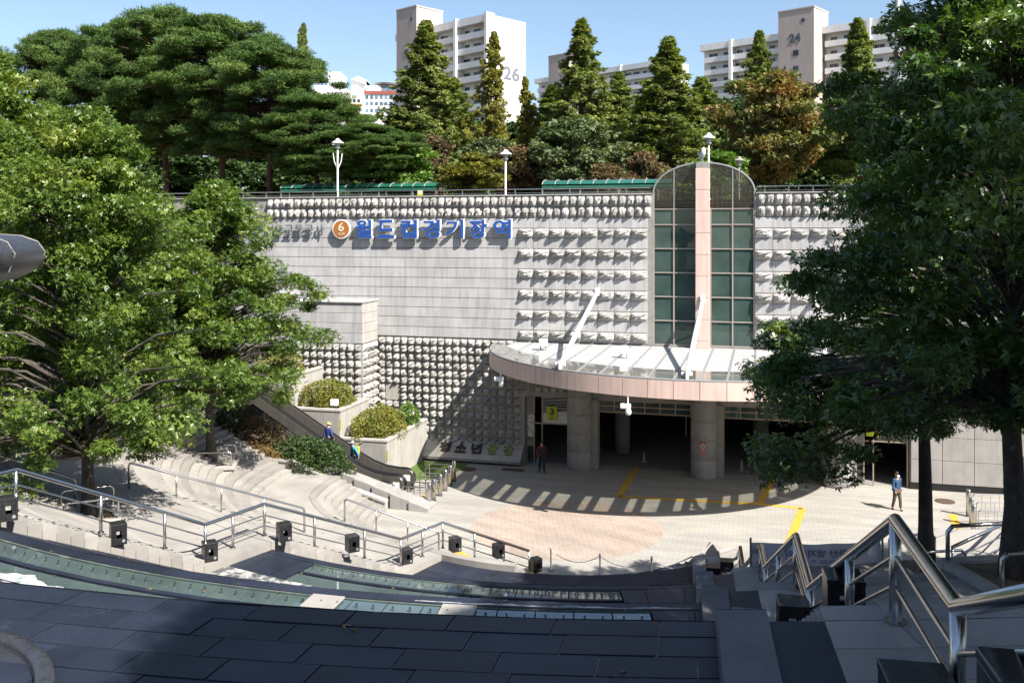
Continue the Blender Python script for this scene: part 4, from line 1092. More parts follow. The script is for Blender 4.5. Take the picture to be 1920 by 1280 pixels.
# hedge, wall and dry grass between the escalators and the left stairs
PW = wall_root('stair_planter_wall','low pale wall with coping stepping down beside the left stairs','wall')
cop = [(-14.5,10.0,4.6),(-12.2,10.0,3.0),(-9.3,10.0,2.02),(-8.2,10.0,1.98),(-5.2,10.2,1.0),(-3.2,10.35,.52)]
for (s0,p0,z0),(s1,p1,z1) in zip(cop, cop[1:]):
    k = max(1, round((s1-s0)/.75))
    for i in range(k):
        f0 = i/k; f1 = (i+1)/k; a = s0+(s1-s0)*f0+.004; b_ = s0+(s1-s0)*f1-.004; za = z0+(z1-z0)*f0; zb = z0+(z1-z0)*f1; p = p0+(p1-p0)*f0
        MB().prism([(a,-.1),(b_,-.1),(b_,zb-.10),(a,za-.10)], 'y', -p-.12, -p+.12).build('wall_slab', M['coping'], PW)
        MB().prism([(a,za-.10),(b_,zb-.10),(b_,zb),(a,za)], 'y', -p-.18, -p+.18).build('coping_stone', M['coping'], PW)
for s in (-12.6,-8.6,-5.9):
    p = 10.0; z = 1.5 if s > -9 else 2.4
    if s > -6.5: z = .78
    MB().box(s-.17,s+.17,-p-.136,-p-.118,z-.09,z+.09).box(s-.15,s+.15,-p-.15,-p-.134,z+.04,z+.07).build('step_light', M['steel'], PW)
EP = wall_root('escalator_parapet','white sloping parapet in front of the escalators','parapet')
for i in range(6):
    s0 = -7.0+.95*i; s1 = s0+.944; za = 1.75-.265*i; zb = za-.263
    MB().prism([(s0,-.1),(s1,-.1),(s1,zb),(s0,za)], 'y', -9.55-.09*i, -8.84).build('parapet_slab', M['granite'], EP)
sb = MB().add([tuple(W(s,p,z)) for s,p,z in ((-15,9.0,4.2),(-15,9.9,4.2),(-12.2,9.9,2.7),(-12.2,9.0,2.7),(-8.6,9.9,1.75),(-8.6,9.0,1.75),(-5.2,9.95,.8),(-5.2,9.0,.9))], [(0,3,2,1),(3,5,4,2),(5,7,6,4)])
struct(sb.build('planting_bed', M['soil']), 'sloping soil bed between escalator and stairs')
bush('hedge','dark green clipped hedge beside the escalators',-7.6,9.45,1.2,(4.4,1.7,1.75),M['darkleaf'],81,n=9000,leaf=.12,cat='hedge')
bush('hedge','dull brownish hedge higher up beside the escalators',-10.4,9.4,2.0,(3.2,1.4,1.8),M['reddish'],82,n=5000,leaf=.11,cat='hedge')
bush('hedge','dark hedge under the oak beside the upper escalator',-12.6,9.4,2.9,(3.0,1.5,1.7),M['darkleaf'],83,n=2600,leaf=.12,cat='hedge')
dg = bush('dry_grass','tuft of dry orange grass at the foot of the brownish hedge',-10.6,9.9,2.0,(3.4,.8,.55),M['drygrass'],84,n=3500,leaf=.22,cat='grass',kind='blade')
# ------------------------------------------------------------------ handrails
def railing(name, label, pts, h=.92, rt=.05, mids=(.3,.6), post_r=.035, rm_=.02, posts=None, n=12, group=None, ends=True):
    """pts: floor points (x,y,z) of the run"""
    Rr = thing(name, label, 'railing', pts[0], 0, group); o0 = Vector(pts[0])
    P = [Vector(p)-o0 for p in pts]
    MB().tube([p+Vector((0,0,h)) for p in P], rt, n).build('top_rail', M['steel'], Rr, True)
    for k, m_ in enumerate(mids): MB().tube([p+Vector((0,0,m_)) for p in P], rm_, 8).build('mid_rail', M['steel'], Rr, True)
    for i, p in enumerate(posts if posts is not None else pts):
        q = Vector(p)-o0
        po = MB().tube([q, q+Vector((0,0,h-.01))], post_r, 10).build('post', M['steel'], Rr, True)
        MB().lathe([(post_r*1.9,q.z+.002),(post_r*1.9,q.z+.02)], 12, (q.x,q.y)).build('flange', M['steel'], po)
    return Rr
def interp(a, b, f): return tuple(a[i]+(b[i]-a[i])*f for i in range(3))
lp = [(-13.8,15.6,8.2),(-12.0,18.6,6.65),(-10.95,20.6,6.65),(-8.25,25.1,4.03),(-7.17,27.0,4.03),(-3.8,31.9,1.41),(-2.5,33.7,1.41),(.64,34.85,.0)]
lposts = [lp[1],lp[2],interp(lp[2],lp[3],.4),interp(lp[2],lp[3],.75),lp[3],interp(lp[3],lp[4],.45),lp[4],interp(lp[4],lp[5],.33),interp(lp[4],lp[5],.7),lp[5],interp(lp[5],lp[6],.5),lp[6],interp(lp[6],lp[7],.36),interp(lp[6],lp[7],.7),lp[7]]
railing('handrail','long stainless handrail between the left stairs and the dark cascade', lp, .92, .05, (.30,.60), .04, .02, lposts)
d0 = 6.49
rp = [(2.4,2.6,11.05),(3.1,6.49,9.27),(3.48,8.47,9.27),(4.40,13.75,6.65),(4.90,16.1,6.65),(5.95,21.9,4.03),(6.25,23.4,4.03),(7.25,29.2,1.41),(7.6,31.05,1.41),(8.0,33.4,.1)]
rposts = [rp[1],rp[2],interp(rp[2],rp[3],.42),rp[3],rp[4],interp(rp[4],rp[5],.5),rp[5],rp[6],interp(rp[6],rp[7],.5),rp[7],rp[8],rp[9]]
railing('handrail','thick shiny stainless handrail in the right foreground, folding at each landing', rp, .92, .062, (.33,.60), .055, .022, rposts, 16)
def hoop_rail(label, a, b, h=.9, nposts=3, rt=.042, name='handrail'):
    a = Vector(a); b = Vector(b); Rr = thing(name, label, 'railing', a); d = b-a; u = d.normalized()*.12
    up = Vector((0,0,h))
    MB().tube([Vector((0,0,0)), up*.86, up*.96+u*.35, up+u, d+up-u, d+up*.96-u*.35, d+up*.86, d], rt, 10).build('hoop', M['steel'], Rr, True)
    for k in range(1, nposts+1):
        q = d*k/(nposts+1); MB().tube([q, q+up], .03, 8).build('post', M['steel'], Rr, True)
    return Rr
hoop_rail('stainless handrail on the steps right of the left tree trunk', (-13.1,31.9,4.05), (-7.9,35.5,1.41))
hoop_rail('short stainless handrail on the lowest left steps', (-6.6,36.8,1.41), (-2.9,37.0,.02), nposts=2)
hoop_rail('stainless handrail at the left edge, on the upper steps', (-18.4,27.0,6.6), (-13.9,29.7,4.05))
# tree guards: two hoops each
def guard(label, x, y, z, w, d_, rz):
    t = thing('tree_guard', label, 'tree guard', (x,y,z), rz, 'stainless hoops around the tree pits')
    for sy in (-d_/2, d_/2):
        MB().tube([(-w/2,sy,0),(-w/2,sy,.62),(-w/2+.1,sy,.72),(w/2-.1,sy,.72),(w/2,sy,.62),(w/2,sy,0)], .04, 10).build('hoop', M['steel'], t, True)
    kb = MB(); kb.bbox(-w/2-.15,w/2+.15,-d_/2-.15,-d_/2+.1,-.05,.10,.01); kb.bbox(-w/2-.15,w/2+.15,d_/2-.1,d_/2+.15,-.05,.10,.01)
    kb.bbox(-w/2-.15,-w/2+.1,-d_/2+.1,d_/2-.1,-.05,.095,.01); kb.bbox(w/2-.1,w/2+.15,-d_/2+.1,d_/2-.1,-.05,.095,.01); kb.build('pit_kerb', M['coping'], t)
    MB().box(-w/2+.1,w/2-.1,-d_/2+.1,d_/2-.1,-.05,.04).build('pit_soil', M['soil'], t)
guard('stainless hoops around the trunk of the front left oak',-13.0,28.7,4.03,1.5,1.5,.5)
guard('stainless hoops around the oak trunk near the brownish hedge',-13.3,42.0,2.35,1.5,1.4,.15)
guard('stainless hoops in leaf shade left of the upper steps',-17.5,41.0,3.9,1.4,1.4,.2)
guard('stainless hoops at the left edge of the picture',-20.2,36.2,5.2,1.5,1.5,.4)
guard('stainless hoops around the nearest trunk at the right edge',8.9,16.6,6.66,1.5,1.5,.15)
guard('stainless hoops around the trunk in front of the walking man',10.75,24.2,4.04,1.3,1.3,.15)
fw = MB(); fw.prism([(0,-.6),(2.1,-1.6),(2.1,-.55),(0,.55)], 'y', -.1, .1); fo = fw.build('flank_wall', M['granite']); fo.location = (-16.3,41.6,4.0); fo.rotation_euler = (0,0,.25)
tag(fo,'short sloping stone wall beside the upper left steps, in shade','wall')
railing('handrail','level stainless railing on the landing behind the right tree trunks', [(11.0,23.3,4.03),(13.3,25.2,4.03),(16.5,29.0,4.03)], .92, .045, (.3,.6), .035)
railing('handrail','stainless railing at the right edge above the shaded steps', [(9.6,17.6,6.65),(12.0,19.0,6.65),(14.5,21.5,6.65)], .92, .045, (.45,), .035)

# ------------------------------------------------------------------ black stone lantern boxes
def lantern_mesh():
    b = MB(); w=.215; h=.56; t=.06
    b.bbox(-w,-w+t,-w,w,0,h-.07,.006); b.bbox(w-t,w,-w,w,0,h-.07,.006); b.bbox(-w+t,w-t,w-t,w,0,.17,.004); b.bbox(-w+t,w-t,-w,-w+t,0,.17,.004)
    b.bbox(-w+t,w-t,w-t,w,.37,h-.07,.004); b.bbox(-w+t,w-t,-w,-w+t,.37,h-.07,.004)
    for y0, y1 in ((-w,-w+t),(w-t,w)): b.box(-w+t,-.075,y0+.003,y1-.003,.17,.37); b.box(.075,w-t,y0+.003,y1-.003,.17,.37)
    b.bbox(-w-.006,w+.006,-w-.006,w+.006,h-.07,h,.01)
    return b.mesh('body', M['black'])
LM = lantern_mesh(); LD = MB().lathe([(.02,-.010),(.040,-.008),(.045,0)], 14).mesh('lens', M['steel2'])
def lantern(label, x, y, z, rz):
    t = thing('stone_lantern', label, 'lantern', (x,y,z), rz, 'black stone lantern boxes along the stairs'); link('body', LM, t)
    o = link('lens', LD, t, (.12,-.222,.10)); o.rotation_euler = (R(90),0,0); return t
LL = [(-10.8,20.0,6.66,'at the left edge of the picture, end of the upper landing'),(-9.5,22.5,5.32,'beside the trunk of the front left oak'),(-8.1,25.0,4.04,'at the corner where the left handrail turns level'),
      (-6.5,26.6,4.04,'at the far end of the level left landing'),(-4.95,28.9,2.95,'halfway down the second left flight'),(-3.65,32.2,1.42,'at the corner of the lower left landing'),
      (-2.04,33.4,1.42,'at the far end of the lower left landing'),(-.5,34.4,.85,'on the lowest left flight'),(.9,35.0,.12,'at the foot of the left handrail, by the chain posts')]
for i, (x,y,z,lab) in enumerate(LL): lantern('black stone lantern box '+lab, x, y, z, .55).scale = (.82,.82,.88)
RLn = [(3.98,11.2,8.15,'large in the right foreground under the big handrail'),(4.12,13.7,6.85,'just below the big foreground lantern'),(3.35,13.2,6.85,'low on the pale kerb, half hidden in front'),
       (5.75,20.9,4.35,'beside the second fold of the right handrail'),(5.1,20.6,4.2,'small on the kerb below the second handrail fold'),(6.95,28.2,1.7,'beside the third fold of the right handrail'),
       (7.25,31.5,1.2,'nearest the square on the right side'),(6.55,30.4,1.4,'tiny on the kerb next to the square'),(2.72,6.25,9.28,'cut off by the bottom edge right of the kerb'),(2.86,5.15,9.85,'cut off in the bottom right corner')]
for i, (x,y,z,lab) in enumerate(RLn): lantern('black stone lantern box '+lab, x, y, z, -.18)
# chain posts
cps = [G(1033,1068,.03),G(1125,1080,.03),G(1222,1086,.03),G(1322,1090,.03)]
for i, (x,y) in enumerate(cps):
    t = thing('chain_post', ('first','second','third','fourth')[i]+' thin chain post from the left along the foot of the cascade','post',(x,y,.02),0,'chain posts at the foot of the cascade')
    MB().lathe([(.10,0),(.10,.03),(.028,.05),(.028,.78),(.045,.79),(.045,.84),(.02,.87)], 10).build('pole', M['steel2'], t, True)
    if i < 3:
        nx, ny = cps[i+1]; pts = [((nx-x)*k/10,(ny-y)*k/10,.76-.34*(1-(2*k/10-1)**2)) for k in range(11)]
        MB().tube(pts, .014, 5).build('chain', M['steel2'], t)
# banner seen from behind
BN = thing('cloth_banner','white cloth banner with mirrored lettering, seen from behind the right handrail','banner',(6.3,24.55,3.98),.05)
b = MB(); n = 24
vs = []
for i in range(n+1):
    x = 3.5*i/n; y = .05*math.sin(x*2.3)+.03*math.sin(x*6+1)
    sag = .05*math.sin(math.pi*i/n)
    vs += [(x,y,.02-sag*.4),(x,y+.02*math.sin(x*4),.66-sag)]
b.add(vs, [(2*i,2*i+2,2*i+3,2*i+1) for i in range(n)]).build('cloth', M['banner'], BN, True)
link('lettering', glyph('확산 방지를 위', 1.65, .20, .004, M['bannertxt'], .012, mirror=True), BN, (1.72,-.09,.38))
link('lettering', glyph('2020. 9. 28', .95, .10, .004, M['bannertxt'], .004, mirror=True), BN, (1.75,-.09,.17))
MB().tube([(-.02,0,-.18),(-.02,0,.8)], .03, 8).build('pole', M['steel'], BN); MB().tube([(3.52,0,-.18),(3.52,0,.8)], .03, 8).build('pole', M['steel'], BN)
# fountain bowl at the left edge
FB = thing('fountain_bowl','dark granite fountain bowl cut off by the left edge, rim at eye level','fountain',(-6.05,7.35,9.16))
MB().lathe([(.45,0),(.42,1.4),(.55,2.6),(1.25,3.05),(1.95,3.26),(2.08,3.33),(2.13,3.42),(2.12,3.50),(2.06,3.57),(1.95,3.61),(1.3,3.66),(.6,3.70),(.2,3.70)], 64).build('bowl', M['bowl'], FB, True)
MB().lathe([(.02,3.69),(.34,3.72),(.40,3.86),(.30,4.05),(.05,4.12)], 24).build('finial', M['bowl'], FB, True)
rg = MB(); rg.lathe([(1.80,0.0),(1.80,.05),(1.78,.075),(1.66,.08),(1.64,.05),(1.64,-.05)], 72, (.62,-.35)); o = rg.build('basin_ring', M['bowl'], FB, True); o.location = (0,0,-.11)
sl_ = MB()
for a in np.arange(0,2*math.pi,math.pi/9): sl_.tube([(.7*math.cos(a),.7*math.sin(a),3.70),(1.95*math.cos(a),1.95*math.sin(a),3.612),(2.075*math.cos(a),2.075*math.sin(a),3.562),(2.135*math.cos(a),2.135*math.sin(a),3.47),(2.085*math.cos(a),2.085*math.sin(a),3.33)], .006, 4)
sl_.build('joint_line', M['grout'], FB)

# ------------------------------------------------------------------ people
def skin(name, J, E_, material, parent, sub=1):
    names = list(J); me = bpy.data.meshes.new(name)
    me.from_pydata([J[k][0] for k in names], [(names.index(a), names.index(b_)) for a, b_ in E_], [])
    o = bpy.data.objects.new(name, me); COL.objects.link(o)
    sm = o.modifiers.new('s','SKIN'); ss = o.modifiers.new('u','SUBSURF'); ss.levels = sub; ss.render_levels = sub
    for i, k in enumerate(names):
        r_ = J[k][1]; me.skin_vertices[0].data[i].radius = r_ if isinstance(r_, tuple) else (r_, r_)
    me.skin_vertices[0].data[0].use_root = True
    ev = o.evaluated_get(bpy.context.evaluated_depsgraph_get()); m2 = bpy.data.meshes.new_from_object(ev)
    bpy.data.objects.remove(o); m2.materials.clear(); m2.materials.append(material)
    for p in m2.polygons: p.use_smooth = True
    return link(name, m2, parent)
def person(label, loc, rz, h=1.72, top='navy', legs='brown', hat=None, mask=False, pack=None, stride=.22, lean=0.0, arms=(.12,-.12), bag=None):
    P = thing('person', label, 'person', loc, rz); k = h/1.72; P.scale = (k,k,k)
    ly = lambda z: -lean*max(0, z-.9)
    J = {'pel':((0,0,.93),(.135,.105)),'waist':((0,ly(1.08),1.10),(.125,.095)),'chest':((0,ly(1.3),1.32),(.155,.11)),'neck':((0,ly(1.46),1.45),.06),'head0':((0,ly(1.55)-.01,1.54),(.068,.078)),'head1':((0,ly(1.66)-.005,1.655),(.07,.082))}
    for sg, nm in ((-1,'r'),(1,'l')):
        f = stride*(1 if sg > 0 else -1)
        J['hip'+nm] = ((sg*.085,0,.88),.092); J['knee'+nm] = ((sg*.09,-f*.55-.03,.49),.062); J['ank'+nm] = ((sg*.09,-f+ (.03),.09),.042); J['toe'+nm] = ((sg*.10,-f-.13,.045),.038)
        a = arms[0 if sg > 0 else 1]
        J['sh'+nm] = ((sg*.185,ly(1.40),1.40),.062); J['el'+nm] = ((sg*.235,ly(1.15)+a*.3+.03,1.13),.047); J['wr'+nm] = ((sg*.225,ly(.9)+a-.04,.89),.032); J['hd'+nm] = ((sg*.22,ly(.8)+a-.08,.80),.034)
    E_ = [('pel','waist'),('waist','chest'),('chest','neck'),('neck','head0'),('head0','head1')]
    for nm in 'rl': E_ += [('pel','hip'+nm),('hip'+nm,'knee'+nm),('knee'+nm,'ank'+nm),('ank'+nm,'toe'+nm),('chest','sh'+nm),('sh'+nm,'el'+nm),('el'+nm,'wr'+nm),('wr'+nm,'hd'+nm)]
    skin('body', J, E_, M['skin'], P)
    def sub(keys, extra): 
        out = {}
        for q in keys:
            r_ = J[q][1]; r_ = r_ if isinstance(r_, tuple) else (r_, r_); out[q] = (J[q][0], (r_[0]+extra, r_[1]+extra))
        return out
    kt = ['waist','chest','pel','shr','shl','elr','ell','wrr','wrl']
    skin('jacket', sub(kt,.022), [('waist','chest'),('waist','pel'),('chest','shr'),('chest','shl'),('shr','elr'),('shl','ell'),('elr','wrr'),('ell','wrl')], M[top], P)
    kl = ['pel','hipr','hipl','kneer','kneel','ankr','ankl']
    skin('trousers', sub(kl,.018), [('pel','hipr'),('pel','hipl'),('hipr','kneer'),('hipl','kneel'),('kneer','ankr'),('kneel','ankl')], M[legs], P)
    for nm in 'rl': skin('shoe', {'a':(tuple(Vector(J['ank'+nm][0])+Vector((0,.03,-.03))),.05),'b':(J['toe'+nm][0],.047)}, [('a','b')], M['shoe'], P)
    hx, hy, hz = J['head1'][0]
    hm = MB(); hm.lathe([(.085,hz-.04),(.092,hz+.02),(.083,hz+.07),(.05,hz+.10),(.01,hz+.108)], 14, (hx,hy+.022)); hm.build('hair' if not hat else 'hat', M[hat] if hat else M['hair'], P, True)
    if hat: MB().lathe([(.085,hz+.0),(.15,hz-.008),(.15,hz+.004),(.085,hz+.015)], 14, (hx,hy-.02)).build('hat_brim', M[hat], P, True)
    MB().prism([(-.015,hz-.075),(.015,hz-.075),(.006,hz-.02),(-.006,hz-.02)], 'y', hy-.105, hy-.06).build('nose', M['skin'], P)
    for sx in (-.03,.03): MB().lathe([(.004,hz-.016),(.011,hz-.01),(.004,hz-.003)], 8, (sx,hy-.078)).build('eye', M['hair'], P)
    for sx in (-.078,.078): MB().bbox(sx-.01,sx+.01,hy-.015,hy+.025,hz-.06,hz+.0,.006).build('ear', M['skin'], P)
    if mask: MB().prism([(-.058,hz-.05),(-.045,hz-.125),(.045,hz-.125),(.058,hz-.05),(0,hz-.035)], 'y', hy-.112, hy-.05).build('face_mask', M['signwhite'], P)
    if pack:
        MB().bbox(-.15,.15,ly(1.2)+.12,ly(1.2)+.30,.98,1.42,.05).build('backpack', M[pack], P); MB().bbox(-.10,.10,ly(1.2)+.30,ly(1.2)+.345,1.02,1.22,.03).build('backpack_pocket', M['shoe'], P)
    if bag: MB().bbox(.17,.27,-.20,.05,.45,.76,.03).build('carrier_bag', M[bag], P)
    return P
person('man in navy jacket, brown trousers and white mask walking over the square', (17.76,43.05,.005), .35, 1.74, 'navy','brown',None,True,None,.16)
w = W(-7.9,6.68,1.42); person('person in blue shirt and lime cap standing on the escalator', w, math.pi/2+.9, 1.70,'shirtblue','darktrouser','cap',False,None,.04)
w = W(-6.45,6.62,.60); person('person in grey cap with yellow backpack riding the escalator, leaning forward', w, -.9, 1.66,'cyan','darktrouser','greycap',False,'packyellow',.05,.25)
person('person in dark red jacket with backpack entering the left doorway', (*G(1016,887),.005), math.pi+.2, 1.70,'redjacket','darktrouser',None,False,'shoe',.18,.05,(.12,-.1),'bagblue')

# ------------------------------------------------------------------ things on the park edge
def lamp(label, x, y, h=3.5, arms=False, z=14.55, mk='white'):
    t = thing('street_lamp', label, 'street lamp', (x,y,z), 0, 'hat shaped park lamps')
    MB().lathe([(.11,0),(.11,.12),(.055,.16),(.045,h-.5)], 12).build('pole', M[mk], t, True)
    MB().lathe([(.06,h-.55),(.13,h-.48),(.16,h-.42),(.13,h-.36),(.17,h-.22),(.16,h-.14)], 16).build('lantern', M['steel2'], t, True)
    MB().lathe([(.37,h-.16),(.37,h-.13),(.24,h-.03),(.13,h+.01),(.16,h+.05),(.08,h+.12),(.02,h+.15)], 24).build('hat', M[mk], t, True)
    if arms:
        for k in range(4):
            a = k*math.pi/2+.3; MB().tube([(.06*math.cos(a),.06*math.sin(a),h-1.6),(.2*math.cos(a),.2*math.sin(a),h-1.25),(.27*math.cos(a),.27*math.sin(a),h-.75)], .026, 6).build('side_bar', M[mk], t)
    return t
lamp('white park lamp with side bars above the station sign', (633-960)/1750*56, 56, 3.75, True)
lamp('white park lamp between the two green walkway roofs', (948-960)/1750*55, 55, 3.0)
lamp('park lamp rising behind the pink pillar with the dish', (1329-960)/1750*51.5, 51.5, 3.6)
lamp('dark park lamp seen through the right half of the arch', (1386-960)/1750*60, 60, 3.0, True, mk='joint')
SD = thing('satellite_dish','white satellite dish on top of the pink pillar','dish', W(10.45,.25,16.5), -PSI)
dm = MB().lathe([(.02,-.07),(.15,-.055),(.28,-.02),(.36,.02),(.365,.03)], 20).build('dish', M['white'], SD, True); dm.location = (0,0,.42); dm.rotation_euler = (R(78),0,R(-62))
MB().tube([(0,0,0),(0,0,.36),(.05,.08,.42)], .025, 8).build('mast', M['steel2'], SD); MB().tube([(0,-.02,.2),(-.28,-.28,.42)], .012, 5).build('feed_arm', M['steel2'], SD)
def walkway(label, s0, s1, q, z):
    t = wall_root('covered_walkway', label, 'walkway roof'); n = max(2, int((s1-s0)/.72)); k = 6
    for i in range(n):
        a = s0+(s1-s0)*i/n+.02; b_ = s0+(s1-s0)*(i+1)/n-.02; m = MB(); vs = []
        for j in range(k+1):
            an = math.pi*(.12+.76*j/k); vs += [(a,q-1.1*math.cos(an)+.9,z+.42*math.sin(an)),(b_,q-1.1*math.cos(an)+.9,z+.42*math.sin(an))]
        m.add(vs, [(2*j,2*j+1,2*j+3,2*j+2) for j in range(k)]).build('roof_sheet', M['greenroof'], t)
        MB().tube([(a-.02,q-1.14*math.cos(math.pi*(.10+.8*j/k))+.9,z+.46*math.sin(math.pi*(.10+.8*j/k))) for j in range(k+1)], .035, 5).build('rib', M['steel2'], t)
    MB().box(s0,s1,q-.18,q-.12,z-.06,z+.06).box(s0,s1,q+1.92,q+1.98,z-.06,z+.06).build('eaves_beam', M['greenroof'], t)
    for i in range(0,n+1,3):
        x = s0+(s1-s0)*i/n; MB().box(x-.04,x+.04,q-.1,q-.02,14.5,z).build('post', M['steel2'], t)
    MB().box(s0,s1,q-.08,q-.06,14.5,z-.25).build('side_glass', M['clearglass'], t); return t
walkway('long green curved walkway roof behind the left part of the railing',-16.0,-5.6,3.2,15.45)
walkway('green curved walkway roof behind the railing left of the arch',1.2,8.6,2.4,15.42)
YS = wall_root('yellow_notice','small yellow notice tied to the railing above the sign','notice'); MB().bbox(-5.65,-5.33,.10,.12,14.93,15.22,.004).build('plate', M['cream'], YS); MB().box(-5.65,-5.33,.095,.101,14.93,15.02).build('band', M['signyellow'], YS)
MA = thing('steel_mast','tall grey steel lighting mast behind the right oak','mast',((1684-960)/1750*75,75,14.55))
MB().lathe([(.45,0),(.30,12),(.22,24)], 12).build('pole', M['steel2'], MA, True); MB().bbox(-.2,.2,-.35,-.2,1.0,1.8,.02).build('hatch', M['steel2'], MA)

# ------------------------------------------------------------------ apartment blocks
def apartment(name, label, A, B, ztop, floors, bays, depth=10.0, fh=2.7, tower=None, panelcol='ochre', gable=None, wall='aptwhite', inset=1.7, winmesh=None):
    A = Vector(A); B = Vector(B); L = (B-A).length; rz = math.atan2(B.y-A.y, B.x-A.x)
    t = thing(name, label, 'building', (A.x,A.y,14.0), rz); H = ztop-14.0; zr = H-1.3
    MB().box(0,L,inset,depth,0,H).build('main_wall', M[wall], t)
    MB().box(-.1,L+.1,-.15,inset-.002,zr,H+.1).build('roof_band', M[wall], t); MB().box(L*.2,L*.24,3,5,H,H+.9).box(L*.7,L*.72,3,5,H,H+.7).build('roof_box', M['aptgrey'], t)
    pr = random.Random(int(L*10))
    wm = {}
    for (x0,x1) in bays:
        MB().box(x1-.35,x1+.35,-.45,inset-.004,0,H+.35).build('fin_wall', M[wall], t)
        for f_ in range(floors):
            z = zr-fh*(f_+1)
            if z < 0: break
            MB().box(x0+.36,x1-.36,-.02,.16,z,z+1.15).box(x0+.36,x1-.36,.165,inset-.005,z-.02,z+.12).build('balcony', M['aptgrey'] if f_ % 1 else M[wall], t)
            n_ = max(2, int((x1-x0)/2.5))
            for i in range(n_):
                xc = x0+(x1-x0)*(i+.5)/n_; ww = pr.choice((.6,.85,1.0)); z0 = z+.45 if ww > .61 else z+.13
                if ww not in wm: wm[ww] = (MB().box(-ww,ww,-.05,.02,0,1.0).mesh('window', M['winglass']), MB().box(-ww-.06,-ww,-.08,.02,-.04,1.04).box(ww,ww+.06,-.08,.02,-.04,1.04).box(-.03,.03,-.075,.02,0,1).mesh('window_frame', M['aptgrey']))
                wo_ = link('window', wm[ww][0], t, (xc,inset-.01,z0)); wo_.scale = (1,1,2.15-(z0-z)); link('window_frame', wm[ww][1], wo_)
            if pr.random() < .7: MB().box(x1-1.15,x1-.36,.0,.13,z+1.15,z+fh-.02).build('colour_panel', M[pr.choice(('ochre','ochre','rust'))] if panelcol else M[wall], t)
    if tower:
        x0, x1, up, num = tower
        MB().box(x0,x1,-4.0,3.0,0,H+up).build('stair_tower', M['aptpink'], t)
        MB().box(x0-.1,x1+.1,-4.1,3.1,H+up,H+up+.3).build('tower_cap', M['aptpink'], t)
        for f_ in range(6):
            MB().box((x0+x1)/2-.55,(x0+x1)/2+.55,-4.05,-3.95,H+up-9.2-3.2*f_,H+up-8.1-3.2*f_).build('tower_window', M['winglass'], t)
        MB().box((x0+x1)/2+1.2,(x0+x1)/2+1.9,-4.05,-3.95,H+up-2.6,H+up-1.9).build('tower_window', M['winglass'], t)
        if num: link('number', glyph(num, 2.4, 1.9, .05, M['greyletter'], .04, keep=True), t, ((x0+x1)/2-.2,-4.02,H+up-5.6))
        for dx in (.8,1.7): MB().tube([((x0+dx),0,H+up),((x0+dx),0,H+up+(3.8 if dx < 1 else 3.0))], .05, 5).build('antenna', M['steel2'], t)
    if gable:
        o = link('number', glyph(gable, 4.6, 2.7, .06, M['numgrey'], .03), t, (L+.0,depth*.62,zr-9.2)); o.rotation_euler = (0,0,R(90))
    return t
apartment('apartment_block','white apartment block numbered 26 with stacked balconies and blank gable',(-24.3,195),(-4.6,176),54.0,9,[(.5,5.2),(11.6,18.6),(18.6,27.2)],10.5,2.75,(5.2,11.4,3.4,None),'ochre','26')
apartment('apartment_block','long balcony block numbered 24 behind the autumn tree at right',(42,208),(93,163),54.4,10,[(.6,7.5),(7.5,20.2),(28.2,37.5),(37.5,52),(52,67.5)],11,2.75,(20.4,28.0,3.4,'24'),'ochre')
apartment('apartment_block','farther balcony block between the dawn redwoods in the middle',(6.9,279.6),(40.5,247),58.6,9,[(.6,8.4),(17.5,32),(32,46.3)],11,2.75,(9.0,16.8,5.0,None),'ochre')
# distant stepped white building on the left
FBd = thing('distant_building','distant white building with red roof band and round roof disc, left of block 26','building',(-60,300,14),0)
def X(px): return (px-960)/1750*300+60
def Z(py): return EYE+(436-py)/1750*300-14
for x0,x1,yt,dp in ((590,632,160,0),(625,682,172,-2),(655,683,146,4),(612,636,133,2)): MB().box(X(x0),X(x1),dp,14,0,Z(yt)).build('wing', M['aptwhite'], FBd)
MB().prism([(X(655),Z(146)),(X(683),Z(155)),(X(683),Z(146)-.2),(X(668),Z(140))], 'y', 3, 14).build('gable_roof', M['aptwhite'], FBd)
MB().box(X(680),X(752),1,14,0,Z(176)).build('wing', M['aptwhite'], FBd); MB().box(X(680),X(748),.6,14,Z(176),Z(170)).build('roof_band', M['redroof'], FBd)
MB().box(X(684),X(712),3,10,Z(170),Z(158)).build('roof_house', M['aptwhite'], FBd)
MB().lathe([(3.9,Z(156)),(4.2,Z(153)),(4.2,Z(152))], 24, (X(722),6)).build('roof_disc', M['steel2'], FBd); MB().box(X(712),X(738),3,9,Z(170),Z(156)).build('glass_house', M['skyglass'], FBd)
for yy in (178,190,203,216):
    for xx in range(684,748,9): MB().box(X(xx),X(xx+6),.9,1.02,Z(yy+7),Z(yy)).build('window', M['skyglass'], FBd)
for yy in (188,202):
    for xx in range(648,680,8): MB().box(X(xx),X(xx+5),-2.1,-1.95,Z(yy+6),Z(yy)).build('window', M['winglass'], FBd)
MB().box(X(646),X(682),-2.08,-1.98,Z(201),Z(196)).build('ochre_band', M['ochre'], FBd)

